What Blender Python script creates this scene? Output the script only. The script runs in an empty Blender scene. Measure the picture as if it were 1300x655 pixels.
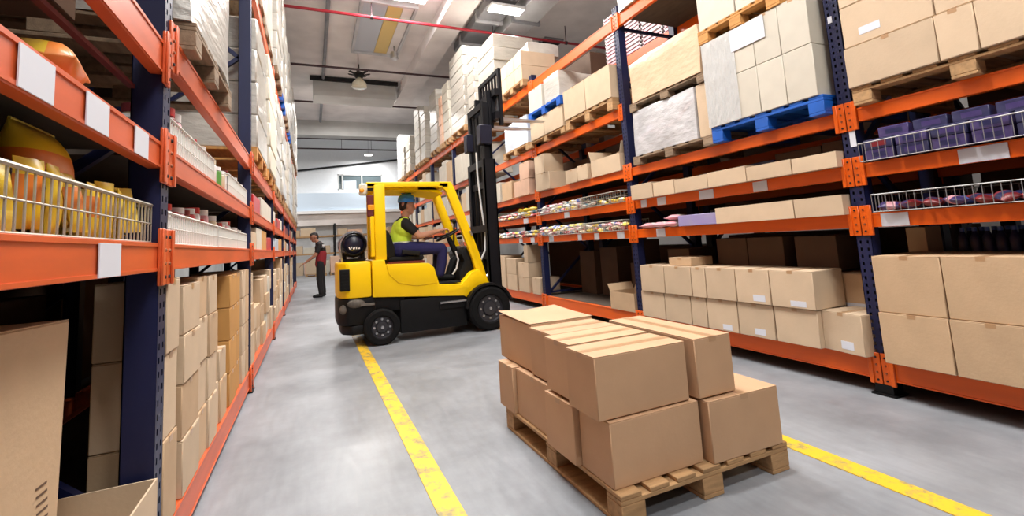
import bpy, bmesh, math, random
from mathutils import Vector, Matrix, Euler
random.seed(7)
PI = math.pi
SC = bpy.context.scene
COL = SC.collection

# ---------------------------------------------------------------- camera
def make_camera():
    yaw, pitch, roll, foc, cy = 0.413769822, 0.111303979, -0.0607158172, 585.547, 239.71
    f = Vector((math.sin(yaw)*math.cos(pitch), math.cos(yaw)*math.cos(pitch), math.sin(pitch)))
    r0 = Vector((math.cos(yaw), -math.sin(yaw), 0)); u0 = r0.cross(f)
    r = r0*math.cos(roll) + u0*math.sin(roll)
    u = -r0*math.sin(roll) + u0*math.cos(roll)
    cd = bpy.data.cameras.new('camera'); co = bpy.data.objects.new('camera', cd); COL.objects.link(co)
    cd.sensor_fit = 'HORIZONTAL'; cd.sensor_width = 36.0
    cd.lens = foc/1300*36
    cd.shift_y = -(327.5-cy)/1300
    cd.clip_start = 0.05; cd.clip_end = 200
    m = Matrix((( r.x, u.x, -f.x, 0), (r.y, u.y, -f.y, 0), (r.z, u.z, -f.z, 1.2), (0, 0, 0, 1)))
    co.matrix_world = m
    SC.camera = co
make_camera()

# ---------------------------------------------------------------- world, exposure
SC.view_settings.view_transform = 'Standard'
SC.view_settings.look = 'None'
SC.view_settings.gamma = 1.0
SC.view_settings.use_curve_mapping = False
SC.view_settings.exposure = 0.0
LAMP_W = 190.0
W = bpy.data.worlds.new('world'); SC.world = W; W.use_nodes = True
W.node_tree.nodes['Background'].inputs[0].default_value = (0.90, 0.95, 1.0, 1)
W.node_tree.nodes['Background'].inputs[1].default_value = 0.04

# ---------------------------------------------------------------- materials
def srgb(r, g, b):
    f = lambda c: (c/255/12.92) if c/255 <= .04045 else ((c/255+.055)/1.055)**2.4
    return (f(r), f(g), f(b), 1)
MAT = {}
def mat(name, col, rough=.5, metal=0., var=0., noise=0., nscale=8., bump=0., bscale=30., stretch=(1, 1, 1),
        spec=.5, emit=None, trans=0., alpha=1., coat=0., col2=None):
    m = bpy.data.materials.new(name); m.use_nodes = True
    nt = m.node_tree; b = nt.nodes['Principled BSDF']
    b.inputs['Base Color'].default_value = col; b.inputs['Roughness'].default_value = rough
    b.inputs['Metallic'].default_value = metal; b.inputs['Specular IOR Level'].default_value = spec
    b.inputs['Coat Weight'].default_value = coat
    if trans: b.inputs['Transmission Weight'].default_value = trans
    if alpha < 1: b.inputs['Alpha'].default_value = alpha
    if emit:
        b.inputs['Emission Color'].default_value = emit[0]; b.inputs['Emission Strength'].default_value = emit[1]
    if noise or var or bump:
        tc = nt.nodes.new('ShaderNodeTexCoord'); mp = nt.nodes.new('ShaderNodeMapping')
        mp.inputs['Scale'].default_value = stretch
        nt.links.new(tc.outputs['Object'], mp.inputs[0])
    last = None
    if noise or var:
        n = nt.nodes.new('ShaderNodeTexNoise'); n.inputs['Scale'].default_value = nscale; n.inputs['Detail'].default_value = 5
        nt.links.new(mp.outputs[0], n.inputs[0])
        mx = nt.nodes.new('ShaderNodeMixRGB'); mx.blend_type = 'MIX'
        c2 = col2 or tuple([c*(1-noise) for c in col[:3]]+[1])
        mx.inputs[1].default_value = col; mx.inputs[2].default_value = c2
        rp = nt.nodes.new('ShaderNodeValToRGB'); rp.color_ramp.elements[0].position = .38; rp.color_ramp.elements[1].position = .66
        nt.links.new(n.outputs[0], rp.inputs[0]); nt.links.new(rp.outputs[0], mx.inputs[0])
        last = mx.outputs[0]
        if var:
            oi = nt.nodes.new('ShaderNodeObjectInfo'); hs = nt.nodes.new('ShaderNodeHueSaturation')
            mr = nt.nodes.new('ShaderNodeMapRange'); mr.inputs[3].default_value = 1-var; mr.inputs[4].default_value = 1+var
            nt.links.new(oi.outputs['Random'], mr.inputs[0]); nt.links.new(mr.outputs[0], hs.inputs['Value'])
            nt.links.new(last, hs.inputs['Color']); last = hs.outputs[0]
        nt.links.new(last, b.inputs['Base Color'])
    if bump:
        n2 = nt.nodes.new('ShaderNodeTexNoise'); n2.inputs['Scale'].default_value = bscale; n2.inputs['Detail'].default_value = 4
        nt.links.new(mp.outputs[0], n2.inputs[0])
        bp = nt.nodes.new('ShaderNodeBump'); bp.inputs['Strength'].default_value = bump; bp.inputs['Distance'].default_value = .02
        nt.links.new(n2.outputs[0], bp.inputs['Height']); nt.links.new(bp.outputs[0], b.inputs['Normal'])
    MAT[name] = m
    return m
mat('carton', srgb(197, 167, 133), .75, var=.10, noise=.10, nscale=5, bump=.05, bscale=60)
mat('carton_pale', srgb(203, 180, 152), .75, var=.08, noise=.08, nscale=5, bump=.05, bscale=60)
mat('carton_warm', srgb(196, 159, 124), .72, var=.06, noise=.08, nscale=4, bump=.04, bscale=60)
mat('carton_kraft', srgb(198, 146, 80), .72, var=.06, noise=.1, nscale=5)
mat('carton_dark', srgb(92, 68, 50), .8, var=.12, noise=.12, nscale=5)  # dark brown, taken darker to stand in for shade inside the racks
mat('carton_white', srgb(206, 200, 186), .7, var=.06, noise=.08, nscale=5)
mat('carton_pink', srgb(226, 186, 160), .7, var=.05, noise=.08)
mat('tape', srgb(178, 142, 106), .3, spec=.6)
mat('card', srgb(212, 216, 226), .6)
mat('card_grey', srgb(205, 205, 205), .6)
mat('orange', srgb(234, 98, 10), .38, noise=.18, nscale=3, stretch=(1, .3, 3), spec=.5)
mat('orange_sheen', srgb(218, 96, 48), .4, noise=.2, nscale=4, stretch=(1, .4, 3), spec=.5)  # paler orange: the sheen on the left beams is put into the colour
mat('blue_post', srgb(21, 29, 72), .45, noise=.25, nscale=6, stretch=(1, 1, .3))
mat('bolt', srgb(150, 90, 60), .4, metal=.5)
mat('deck', srgb(84, 72, 62), .8, noise=.25, nscale=5, stretch=(4, 1, 1))
mat('steel', srgb(190, 192, 196), .3, metal=.9)
mat('wire', srgb(176, 172, 160), .4, metal=.4)
mat('wire_grey', srgb(150, 150, 150), .4, metal=.4)
mat('wire_white', srgb(214, 214, 208), .5)
mat('wood', srgb(184, 146, 102), .8, var=.1, noise=.3, nscale=6, stretch=(1, 6, 6), bump=.15, bscale=25)
mat('wood_grey', srgb(150, 128, 104), .85, var=.1, noise=.35, nscale=6, stretch=(6, 1, 6), bump=.15)
mat('wood_orange', srgb(208, 150, 84), .8, var=.05, noise=.25, nscale=6, stretch=(6, 1, 6))
mat('pallet_blue', srgb(16, 92, 190), .5, noise=.15, nscale=5)
mat('wrap', srgb(198, 194, 186), .3, var=.05, noise=.14, nscale=3, bump=.55, bscale=9, stretch=(1, .5, 2.2), spec=.6, coat=.3)
mat('wrap_silver', srgb(200, 200, 204), .14, noise=.25, nscale=5, bump=.7, bscale=7, stretch=(1, 1, 2), spec=.9, coat=.8)
mat('wrap_grey', srgb(186, 180, 170), .35, var=.06, noise=.14, nscale=3, bump=.4, bscale=9, stretch=(1, .5, 2.2), spec=.5, coat=.2)
mat('wrap_beige', srgb(224, 190, 156), .3, noise=.12, nscale=4, bump=.5, bscale=5, stretch=(1, 1, 2), spec=.6, coat=.3)
mat('wrap_blue', srgb(206, 216, 230), .25, noise=.1, nscale=4, bump=.4, bscale=6, spec=.6)
mat('film', srgb(225, 228, 230), .12, bump=.8, bscale=14, stretch=(1, 2, .6), spec=.8, alpha=.45)
mat('yellow', srgb(250, 205, 0), .38, noise=.05, nscale=3, spec=.35)
mat('black_paint', srgb(13, 13, 15), .5, spec=.25, noise=.3, nscale=10)
mat('black_soft', srgb(17, 17, 18), .65, spec=.25)
mat('rubber', srgb(17, 17, 18), .85, spec=.2, bump=.2, bscale=40)
mat('rim', srgb(58, 58, 64), .4, metal=.4)
mat('mast', srgb(11, 11, 17), .5, spec=.25)
mat('scuff', srgb(108, 102, 94), .8, noise=.5, nscale=14)
mat('red_dark', srgb(96, 22, 24), .6)
mat('tank', srgb(28, 29, 50), .35, noise=.2)
mat('amber', srgb(230, 150, 30), .3)
mat('lens', srgb(220, 214, 190), .15)
mat('skin', srgb(196, 144, 118), .55)
mat('skin_tan', srgb(150, 104, 82), .55)
mat('hair', srgb(24, 20, 20), .6)
mat('yellow_roof', srgb(250, 205, 0), .7, spec=.04)
mat('mast_block', srgb(24, 24, 42), .5, spec=.25)
mat('helmet', srgb(44, 140, 240), .25, coat=.4)
mat('vest', srgb(200, 226, 62), .7)
mat('vest_tape', srgb(214, 216, 196), .4)
mat('shirt_black', srgb(15, 15, 18), .85)
mat('shirt_red', srgb(120, 16, 26), .85)
mat('trousers_navy', srgb(32, 30, 84), .85)
mat('trousers_black', srgb(13, 13, 16), .85)
mat('white', srgb(236, 236, 236), .6)
mat('concrete', srgb(240, 234, 232), .85, noise=.16, nscale=1.2)
mat('concrete_grey', srgb(205, 205, 203), .85, noise=.15, nscale=1.2)
mat('wall_white', srgb(236, 238, 240), .8, noise=.03)
mat('fascia', srgb(206, 222, 238), .6)
mat('pipe_red', srgb(150, 22, 38), .45)
mat('pipe_dark', srgb(58, 34, 40), .5)
mat('duct', srgb(206, 207, 210), .5, metal=.2, noise=.2, nscale=2)
mat('duct_dark', srgb(150, 151, 156), .5, metal=.3, noise=.3, nscale=2)
mat('dark', srgb(20, 20, 22), .8)
mat('panel_yellow', srgb(226, 196, 120), .4)
mat('panel_grey', srgb(190, 196, 206), .35)
mat('window_glass', srgb(96, 108, 112), .1, spec=.8)
mat('lamp_glow', (1, 1, 1, 1), .5, emit=((1, .98, .95, 1), 9.0))
for nm, c in dict(pk_yellow=(244, 206, 40), pk_yellow2=(250, 222, 90), pk_orange=(236, 130, 40), pk_red=(196, 40, 44), pk_white=(232, 228, 220),
                  pk_pink=(232, 170, 180), pk_purple=(62, 50, 104), pk_navy=(34, 36, 78), pk_lilac=(150, 140, 190), pk_teal=(70, 130, 150),
                  pk_green=(80, 150, 60), pk_cream=(230, 214, 180), pk_blue=(70, 100, 190), pk_maroon=(120, 30, 36)).items():
    mat(nm, srgb(*c), .35, noise=.3, nscale=9, col2=srgb(*[min(255, int(v*.75+42)) for v in c]))

# ---------------------------------------------------------------- mesh builder
class MB:
    def __init__(s): s.v = []; s.f = []; s.m = []; s.mats = []
    def _mi(s, m):
        m = m or '_'
        if m not in s.mats: s.mats.append(m)
        return s.mats.index(m)
    def add(s, vs, fs, m=None):
        o = len(s.v); s.v += [tuple(v) for v in vs]; k = s._mi(m)
        for f in fs: s.f.append([i+o for i in f]); s.m.append(k)
    def box(s, x0, x1, y0, y1, z0, z1, m=None, bev=0., M=None):
        if bev:
            b = bev; vs = []; idx = {}
            for i, sx in enumerate((-1, 1)):
                for j, sy in enumerate((-1, 1)):
                    for k, sz in enumerate((-1, 1)):
                        X = (x0, x1)[i]; Y = (y0, y1)[j]; Z = (z0, z1)[k]
                        idx[i, j, k, 0] = len(vs); vs.append((X, Y-sy*b, Z-sz*b))
                        idx[i, j, k, 1] = len(vs); vs.append((X-sx*b, Y, Z-sz*b))
                        idx[i, j, k, 2] = len(vs); vs.append((X-sx*b, Y-sy*b, Z))
            fs = []
            R4 = ((0, 0), (1, 0), (1, 1), (0, 1))
            for a in range(3):
                for t in (0, 1):
                    q = []
                    for p in R4:
                        c = list(p); c.insert(a, t); q.append(idx[tuple(c)+(a,)])
                    fs.append(q if (t == 1) != (a == 1) else q[::-1])
            for a in range(3):
                o1, o2 = [(1, 2), (0, 2), (0, 1)][a]
                for p in R4:
                    c0 = list(p); c0.insert(a, 0); c1 = list(p); c1.insert(a, 1)
                    c0 = tuple(c0); c1 = tuple(c1)
                    q = [idx[c0+(o1,)], idx[c0+(o2,)], idx[c1+(o2,)], idx[c1+(o1,)]]
                    fs.append(q)
            for i in (0, 1):
                for j in (0, 1):
                    for k in (0, 1): fs.append([idx[i, j, k, 0], idx[i, j, k, 1], idx[i, j, k, 2]])
            ctr = Vector(((x0+x1)/2, (y0+y1)/2, (z0+z1)/2))
            out = []
            for q in fs:
                P = [Vector(vs[i]) for i in q]; n = (P[1]-P[0]).cross(P[2]-P[0])
                out.append(q if n.dot(sum(P, Vector())/len(P)-ctr) > 0 else q[::-1])
            fs = out
        else:
            vs = [(x0, y0, z0), (x1, y0, z0), (x1, y1, z0), (x0, y1, z0), (x0, y0, z1), (x1, y0, z1), (x1, y1, z1), (x0, y1, z1)]
            fs = [(3, 2, 1, 0), (4, 5, 6, 7), (0, 1, 5, 4), (1, 2, 6, 5), (2, 3, 7, 6), (3, 0, 4, 7)]
        if M is not None: vs = [M @ Vector(v) for v in vs]
        s.add(vs, fs, m); return s
    def tube(s, pts, r, n=8, m=None, cap=True):
        pts = [Vector(p) for p in pts]; rs = r if isinstance(r, (list, tuple)) else [r]*len(pts)
        vs = []; fs = []; up = None
        for i, p in enumerate(pts):
            d = (pts[min(i+1, len(pts)-1)]-pts[max(i-1, 0)]).normalized()
            if up is None: up = Vector((0, 0, 1)) if abs(d.z) < .9 else Vector((1, 0, 0))
            a = d.cross(up).normalized(); up = a.cross(d).normalized()
            for k in range(n):
                t = 2*PI*k/n; vs.append(p+(a*math.cos(t)+up*math.sin(t))*rs[i])
        for i in range(len(pts)-1):
            for k in range(n):
                k2 = (k+1) % n; fs.append((i*n+k, i*n+k2, (i+1)*n+k2, (i+1)*n+k))
        if cap:
            fs.append(tuple(range(n-1, -1, -1))); fs.append(tuple((len(pts)-1)*n+k for k in range(n)))
        fs = [f[::-1] for f in fs]
        s.add(vs, fs, m); return s
    def bar(s, a, b, w, h, m=None, up=(0, 0, 1)):
        a = Vector(a); b = Vector(b); d = (b-a).normalized(); U = Vector(up)
        if abs(d.dot(U)) > .95: U = Vector((0, 1, 0))
        X = d.cross(U).normalized()*w/2; Z = X.normalized().cross(d).normalized()*h/2
        vs = [a-X-Z, a+X-Z, b+X-Z, b-X-Z, a-X+Z, a+X+Z, b+X+Z, b-X+Z]
        s.add(vs, [(3, 2, 1, 0), (4, 5, 6, 7), (0, 1, 5, 4), (1, 2, 6, 5), (2, 3, 7, 6), (3, 0, 4, 7)], m); return s
    def lathe(s, prof, c=(0, 0, 0), ax='z', n=20, m=None, cap=True):
        vs = []; fs = []
        for (r, h) in prof:
            for k in range(n):
                t = 2*PI*k/n; a, b = r*math.cos(t), r*math.sin(t)
                p = {'z': (a, b, h), 'y': (b, h, a), 'x': (h, a, b)}[ax]
                vs.append((p[0]+c[0], p[1]+c[1], p[2]+c[2]))
        L = len(prof)
        for i in range(L-1):
            for k in range(n):
                k2 = (k+1) % n; fs.append((i*n+k, i*n+k2, (i+1)*n+k2, (i+1)*n+k))
        if cap: fs.append(tuple(range(n-1, -1, -1))); fs.append(tuple((L-1)*n+k for k in range(n)))
        s.add(vs, fs, m); return s
    def prism(s, poly, a0, a1, ax='y', m=None):
        """extrude a polygon given in the other two axes (x,z for 'y'; y,z for 'x'; x,y for 'z')"""
        def P(p, a): return {'y': (p[0], a, p[1]), 'x': (a, p[0], p[1]), 'z': (p[0], p[1], a)}[ax]
        n = len(poly); vs = [P(p, a0) for p in poly]+[P(p, a1) for p in poly]
        fs = [tuple(range(n)), tuple(range(2*n-1, n-1, -1))]+[(i, i+n, (i+1) % n+n, (i+1) % n) for i in range(n)]
        s.add(vs, fs, m); return s
    def ball(s, c, r, m=None, n=14, k=8):
        rr = r if isinstance(r, (tuple, list)) else (r, r, r); vs = []; fs = []
        for i in range(k+1):
            p = PI*i/k
            for j in range(n):
                t = 2*PI*j/n; vs.append((c[0]+rr[0]*math.sin(p)*math.cos(t), c[1]+rr[1]*math.sin(p)*math.sin(t), c[2]+rr[2]*math.cos(p)))
        for i in range(k):
            for j in range(n):
                j2 = (j+1) % n; fs.append((i*n+j, (i+1)*n+j, (i+1)*n+j2, i*n+j2))
        s.add(vs, fs, m); return s
    def mesh(s, name, mt=None, off=(0, 0, 0), smooth=40, bevel=0., fix=False):
        me = bpy.data.meshes.new(name)
        me.from_pydata([(v[0]-off[0], v[1]-off[1], v[2]-off[2]) for v in s.v], [], s.f)
        for q in s.mats: me.materials.append(MAT[mt if q == '_' else q])
        me.polygons.foreach_set('material_index', s.m)
        bm = bmesh.new(); bm.from_mesh(me)
        bmesh.ops.remove_doubles(bm, verts=bm.verts, dist=1e-5)
        bmesh.ops.recalc_face_normals(bm, faces=bm.faces)
        if bevel:
            es = [e for e in bm.edges if len(e.link_faces) == 2 and e.calc_face_angle(0) > .6]
            bmesh.ops.bevel(bm, geom=es, offset=bevel, segments=2, affect='EDGES', profile=.6)
        bm.to_mesh(me); bm.free()
        if smooth:
            me.polygons.foreach_set('use_smooth', [True]*len(me.polygons))
            me.set_sharp_from_angle(angle=math.radians(smooth))
        me.update(); return me
    def build(s, name, mt=None, parent=None, loc=None, smooth=40, bevel=0.):
        """world-space verts -> ONE object. A child keeps its parent's origin; a top-level object sits at loc"""
        off = wloc(parent) if parent else Vector(loc if loc is not None else base_of(s.v))
        o = bpy.data.objects.new(name, s.mesh(name, mt, off, smooth, bevel)); COL.objects.link(o)
        if parent: o.parent = parent
        else: o.location = off
        return o
def wloc(o):
    l = Vector((0, 0, 0))
    while o: l += o.location; o = o.parent
    return l
def base_of(vs):
    xs = [v[0] for v in vs]; ys = [v[1] for v in vs]; zs = [v[2] for v in vs]
    return ((min(xs)+max(xs))/2, (min(ys)+max(ys))/2, min(zs))
def tag(o, label=None, cat=None, group=None, kind=None):
    if label: o['label'] = label
    if cat: o['category'] = cat
    if group: o['group'] = group
    if kind: o['kind'] = kind
    return o
def empty(name, loc, label, cat, group=None):
    o = bpy.data.objects.new(name, None); COL.objects.link(o); o.location = loc; o.empty_display_size = .05
    return tag(o, label, cat, group)
def copy_tree(o, parent=None):
    c = o.copy(); COL.objects.link(c)
    if parent: c.parent = parent
    for ch in list(o.children): copy_tree(ch, c)
    return c
ORD = ['first', 'second', 'third', 'fourth', 'fifth', 'sixth', 'seventh', 'eighth', 'ninth', 'tenth', 'eleventh', 'twelfth']

# ---------------------------------------------------------------- setting
def struct(name, mb, m, **k):
    o = mb.build(name, m, **k); o['kind'] = 'structure'; return o
def floor_material():
    m = bpy.data.materials.new('floor_concrete'); m.use_nodes = True; nt = m.node_tree; b = nt.nodes['Principled BSDF']
    tc = nt.nodes.new('ShaderNodeTexCoord')
    n = nt.nodes.new('ShaderNodeTexNoise'); n.inputs['Scale'].default_value = .9; n.inputs['Detail'].default_value = 7; n.inputs['Roughness'].default_value = .65
    n2 = nt.nodes.new('ShaderNodeTexNoise'); n2.inputs['Scale'].default_value = 9; n2.inputs['Detail'].default_value = 6
    mp = nt.nodes.new('ShaderNodeMapping'); mp.inputs['Scale'].default_value = (3, .5, 1)
    nt.links.new(tc.outputs['Object'], n.inputs[0]); nt.links.new(tc.outputs['Object'], mp.inputs[0]); nt.links.new(mp.outputs[0], n2.inputs[0])
    r = nt.nodes.new('ShaderNodeValToRGB'); r.color_ramp.elements[0].position = .3; r.color_ramp.elements[1].position = .7
    r.color_ramp.elements[0].color = srgb(122, 127, 133); r.color_ramp.elements[1].color = srgb(170, 175, 182)
    nt.links.new(n.outputs[0], r.inputs[0])
    mx = nt.nodes.new('ShaderNodeMixRGB'); mx.blend_type = 'MULTIPLY'; mx.inputs[0].default_value = .35
    nt.links.new(r.outputs[0], mx.inputs[1]); nt.links.new(n2.outputs[0], mx.inputs[2]); nt.links.new(mx.outputs[0], b.inputs['Base Color'])
    rr = nt.nodes.new('ShaderNodeMapRange'); rr.inputs[3].default_value = .26; rr.inputs[4].default_value = .5
    nt.links.new(n2.outputs[0], rr.inputs[0]); nt.links.new(rr.outputs[0], b.inputs['Roughness'])
    MAT['floor'] = m
floor_material()
def worn_yellow():
    m = bpy.data.materials.new('line_paint'); m.use_nodes = True; nt = m.node_tree; b = nt.nodes['Principled BSDF']
    tc = nt.nodes.new('ShaderNodeTexCoord'); n = nt.nodes.new('ShaderNodeTexNoise'); n.inputs['Scale'].default_value = 9; n.inputs['Detail'].default_value = 8; n.inputs['Roughness'].default_value = .7
    nt.links.new(tc.outputs['Object'], n.inputs[0])
    r = nt.nodes.new('ShaderNodeValToRGB'); r.color_ramp.elements[0].position = .38; r.color_ramp.elements[1].position = .50
    r.color_ramp.elements[0].color = srgb(150, 138, 96); r.color_ramp.elements[1].color = srgb(226, 184, 44)
    nt.links.new(n.outputs[0], r.inputs[0]); nt.links.new(r.outputs[0], b.inputs['Base Color']); b.inputs['Roughness'].default_value = .5
    MAT['line'] = m
worn_yellow()
struct('floor', MB().box(-4.5, 8.5, -7, 30, -.2, 0), 'floor', loc=(0, 0, 0))
struct('trim_1', MB().box(.505, .62, -3, 12.5, .0005, .004), 'line', loc=(.56, 0, 0))
struct('trim_2', MB().box(2.345, 2.46, -3, 12.5, .0005, .004), 'line', loc=(2.4, 0, 0))
struct('ceiling', MB().box(-4.5, 8.5, -7, 22.3, 7.1, 7.3), 'concrete')
struct('trim_6', MB().box(-4.5, 8.5, 22.3, 30, 8.3, 8.5), 'wall_white')
struct('wall_left', MB().box(-4.7, -4.5, -7, 30, 0, 8.3), 'concrete_grey')  # unseen side walls, added to keep world light out
struct('wall_right', MB().box(8.5, 8.7, -7, 30, 0, 8.3), 'concrete_grey')
w = MB()
w.box(-4.5, 8.5, 30, 30.2, 5.9, 8.3); w.box(-4.5, 1.5, 30, 30.2, 4.9, 5.9); w.box(4.2, 8.5, 30, 30.2, 4.9, 5.9); w.box(-4.5, 8.5, 30, 30.2, 0, 4.9)
struct('wall_end', w, 'wall_white')
wn = MB(); wn.box(1.5, 4.2, 30.1, 30.12, 4.9, 5.9)
wo = struct('window_1', wn, 'window_glass')
fr = MB()
for a in (1.5, 1.75, 2.9, 4.12): fr.box(a, a+.07, 30.0, 30.09, 4.9, 5.9)
fr.box(1.5, 4.2, 30.0, 30.09, 4.9, 4.97); fr.box(1.5, 4.2, 30.0, 30.09, 5.83, 5.9)
fr.build('window_frame', 'concrete_grey', parent=wo)
bl = MB(); bl.box(1.85, 2.6, 30.02, 30.09, 4.98, 5.5); bl.build('window_blind', 'panel_grey', parent=wo)
struct('trim_3', MB().box(-4.5, 8.5, 29.2, 29.98, 3.6, 4.65), 'fascia')
struct('trim_4', MB().box(-4.5, 8.5, 29.0, 29.98, 3.42, 3.58), 'white')
struct('trim_5', MB().box(-4.5, 8.5, 29.3, 29.98, 2.75, 3.40), 'concrete')
struct('trim_7', MB().box(-4.5, 8.5, 22.0, 22.6, 6.42, 7.1), 'concrete_grey')
struct('trim_8', MB().box(3.0, 3.62, -7, 17.6, 6.72, 7.1), 'concrete')
struct('trim_9', MB().box(-4.5, 8.5, 27.8, 28.1, 7.75, 8.3), 'concrete')

# ---------------------------------------------------------------- ceiling services
def pipe(y, z, nm, lab, m):
    e = empty('sprinkler_pipe', (1.5, y, z), lab, 'pipe')
    b = MB(); b.tube([(-4.4, y, z), (8.4, y, z)], .035, 8); b.build('pipe_run', m, e)
    for x in (-.6, 1.35, 4.4, 6.6):
        h = MB(); h.tube([(x, y, z), (x, y, 7.1)], .012, 6); h.lathe([(.05, -.03), (.05, .03)], (x, y, z), 'x', 10)
        h.build('hanger', 'pipe_dark', e)
pipe(10.65, 6.6, '', 'bright red sprinkler pipe across the ceiling nearest the top of the photo', 'pipe_red')
pipe(14.05, 6.6, '', 'dark red sprinkler pipe crossing the ceiling by the dark hanging lamp', 'pipe_dark')
pipe(17.6, 6.6, '', 'dark pipe crossing the ceiling in front of the wide grey duct', 'pipe_dark')
for i, (z, y, lab) in enumerate(((7.3, 26.5, 'thin dark pipe high up across the white end wall'), (6.85, 27, 'thin dark pipe across the end wall just above the small lamp'))):
    e = empty('water_pipe', (1.5, y, z), lab, 'pipe')
    MB().tube([(-4.4, y, z), (8.4, y, z)], .04, 8).build('pipe_run', 'pipe_dark', e)
    for x in (1.6, 3.2): MB().tube([(x, y, z), (x, y, 8.3)], .012, 6).build('hanger', 'pipe_dark', e)
b = MB().tube([(-2.2, 29.9, 5.9), (6.5, 29.9, 7.0)], .06, 8)
tag(b.build('conduit', 'dark'), 'black pipe slanting upward across the white end wall', 'pipe')
b = MB().tube([(.42, 2, 7.02), (.42, 21.9, 7.02)], .05, 8)
tag(b.build('conduit', 'duct_dark'), 'grey pipe running along the ceiling above the aisle', 'pipe')
# rooflight tray
e = empty('ceiling_panel', (1.8, 12.2, 6.98), 'ceiling tray of grey and yellow strips over the aisle', 'ceiling panel')
b = MB(); b.box(1.2, 1.75, 10.7, 13.6, 7.0, 7.09); b.build('grey_strip', 'panel_grey', e)
b = MB(); b.box(1.76, 2.12, 10.7, 13.6, 7.0, 7.09); b.build('yellow_strip', 'panel_yellow', e)
b = MB(); b.box(2.13, 2.38, 10.7, 13.6, 7.0, 7.09); b.build('pale_strip', 'concrete', e)
b = MB(); b.box(1.12, 1.19, 10.6, 13.7, 6.95, 7.1); b.box(2.39, 2.46, 10.6, 13.7, 6.95, 7.1); b.box(1.19, 2.39, 10.6, 10.68, 6.95, 7.1); b.box(1.19, 2.39, 13.62, 13.7, 6.95, 7.1)
b.build('frame', 'duct', e)
# cross duct at the end
e = empty('air_duct', (1.4, 17.2, 6.3), 'wide grey air duct across the ceiling at the aisle end', 'air duct')
MB().box(.1, 2.85, 16.3, 17.3, 6.45, 7.0, bev=.02).build('duct_body', 'concrete_grey', e)
b = MB(); b.box(.0, 2.9, 16.2, 16.3, 6.95, 7.08); b.build('flange_or_shade_strip', 'dark', e)  # dark strip stands in for the shadow gap above the duct
# ducts on the right
e = empty('air_duct', (5.1, 10, 6.6), 'long pale flanged air duct running above the right rack', 'air duct')
MB().box(4.75, 5.4, 6, 15, 6.72, 7.05, bev=.01).build('duct_body', 'duct', e)
for y in (7.2, 8.6, 10., 11.4, 12.8, 14.2): MB().box(4.68, 5.47, y, y+.08, 6.66, 7.08).build('flange_or_shade_strip', 'duct_dark', e)
e = empty('air_duct', (4.2, 11, 6.6), 'dull silver air duct beside the pale flanged duct', 'air duct')
MB().box(3.9, 4.55, 8.2, 12.5, 6.8, 7.05, bev=.02).build('duct_body', 'duct_dark', e)
for y in (9.0, 10.4, 11.8): MB().box(3.86, 4.6, y, y+.07, 6.74, 7.08).build('flange_or_shade_strip', 'duct', e)
e = empty('air_vent', (6.6, 11.8, 7.05), 'small dark square vent in the ceiling above the right rack', 'vent')
MB().box(6.35, 7.0, 11.4, 12.1, 7.04, 7.1, bev=.01).build('frame', 'duct_dark', e)
b = MB()
for i in range(6): b.box(6.4, 6.95, 11.45+i*.105, 11.52+i*.105, 7.01, 7.04)
b.build('grille', 'dark', e)
# lamps
def lamp(x, y, z, label, w=1.4, d=.3, power=None, along='y', top=7.1, up=0):
    e = empty('ceiling_lamp', (x, y, z), label, 'ceiling lamp')
    hx, hy = (w/2, d/2) if along == 'x' else (d/2, w/2)
    b = MB(); b.box(x-hx-.03, x+hx+.03, y-hy-.03, y+hy+.03, z+.02, z+.09, bev=.01); b.build('housing', 'white', e)
    b = MB(); b.box(x-hx, x+hx, y-hy, y+hy, z, z+.02); b.build('diffuser', 'lamp_glow', e)
    for q in (-1, 1):
        c = (x+q*hx*.8, y) if along == 'x' else (x, y+q*hy*.8)
        MB().tube([(*c, z+.09), (*c, top)], .008, 6).build('hanger', 'steel', e)
    l = bpy.data.lights.new('lamp_light', 'AREA'); l.shape = 'RECTANGLE'; l.size = hx*2; l.size_y = hy*2; l.energy = power or LAMP_W
    l.color = (1, .97, .93)
    o = bpy.data.objects.new('lamp_light', l); COL.objects.link(o); o.parent = e; o.location = (0, 0, -.02)
    if up:
        l = bpy.data.lights.new('lamp_uplight', 'POINT'); l.shadow_soft_size = .08; l.energy = LAMP_W*up; l.color = (1, .97, .95)
        o = bpy.data.objects.new('lamp_uplight', l); COL.objects.link(o); o.parent = e; o.location = (0, 0, .22)
lamp(.9, -4.0, 6.25, 'wide ceiling lamp well behind the camera over the aisle', along='x')
lamp(1.5, -.8, 6.25, 'wide ceiling lamp over the near end of the aisle', along='x', up=.32)
lamp(.9, 2.2, 6.25, 'wide ceiling lamp right above the loaded floor pallet', along='x', up=.32)
lamp(1.2, 5.3, 6.25, 'wide ceiling lamp over the aisle in front of the forklift', along='x', up=.32)
lamp(1.9, 8.0, 6.25, 'wide ceiling lamp above the forklift guard, out of the photo', along='x', up=.32)
lamp(1.85, 10.2, 6.95, 'wide ceiling lamp glowing at the top edge of the photo', along='x')
lamp(1.4, 18.6, 6.92, 'added ceiling lamp hidden between the grey duct and the end crossbeam', along='x', power=480)  # unseen lamp added to brighten the far half of the aisle
lamp(4.3, 9.5, 6.62, 'ceiling lamp glowing at the top edge above the right rack', w=.8, d=.3, along='x', top=6.74)
lamp(3.2, 28.5, 6.83, 'small bright lamp glowing before the white end wall', w=.4, d=.4, power=190, top=8.3)
lamp(-1.6, 26.0, 6.83, 'ceiling lamp before the end wall, hidden by the left rack', w=.5, d=.5, power=190, top=8.3)
e = empty('pendant_lamp', (1.45, 14.9, 6.4), 'unlit round pendant lamp under a dark fan-like rose on the ceiling', 'ceiling lamp')
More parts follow.
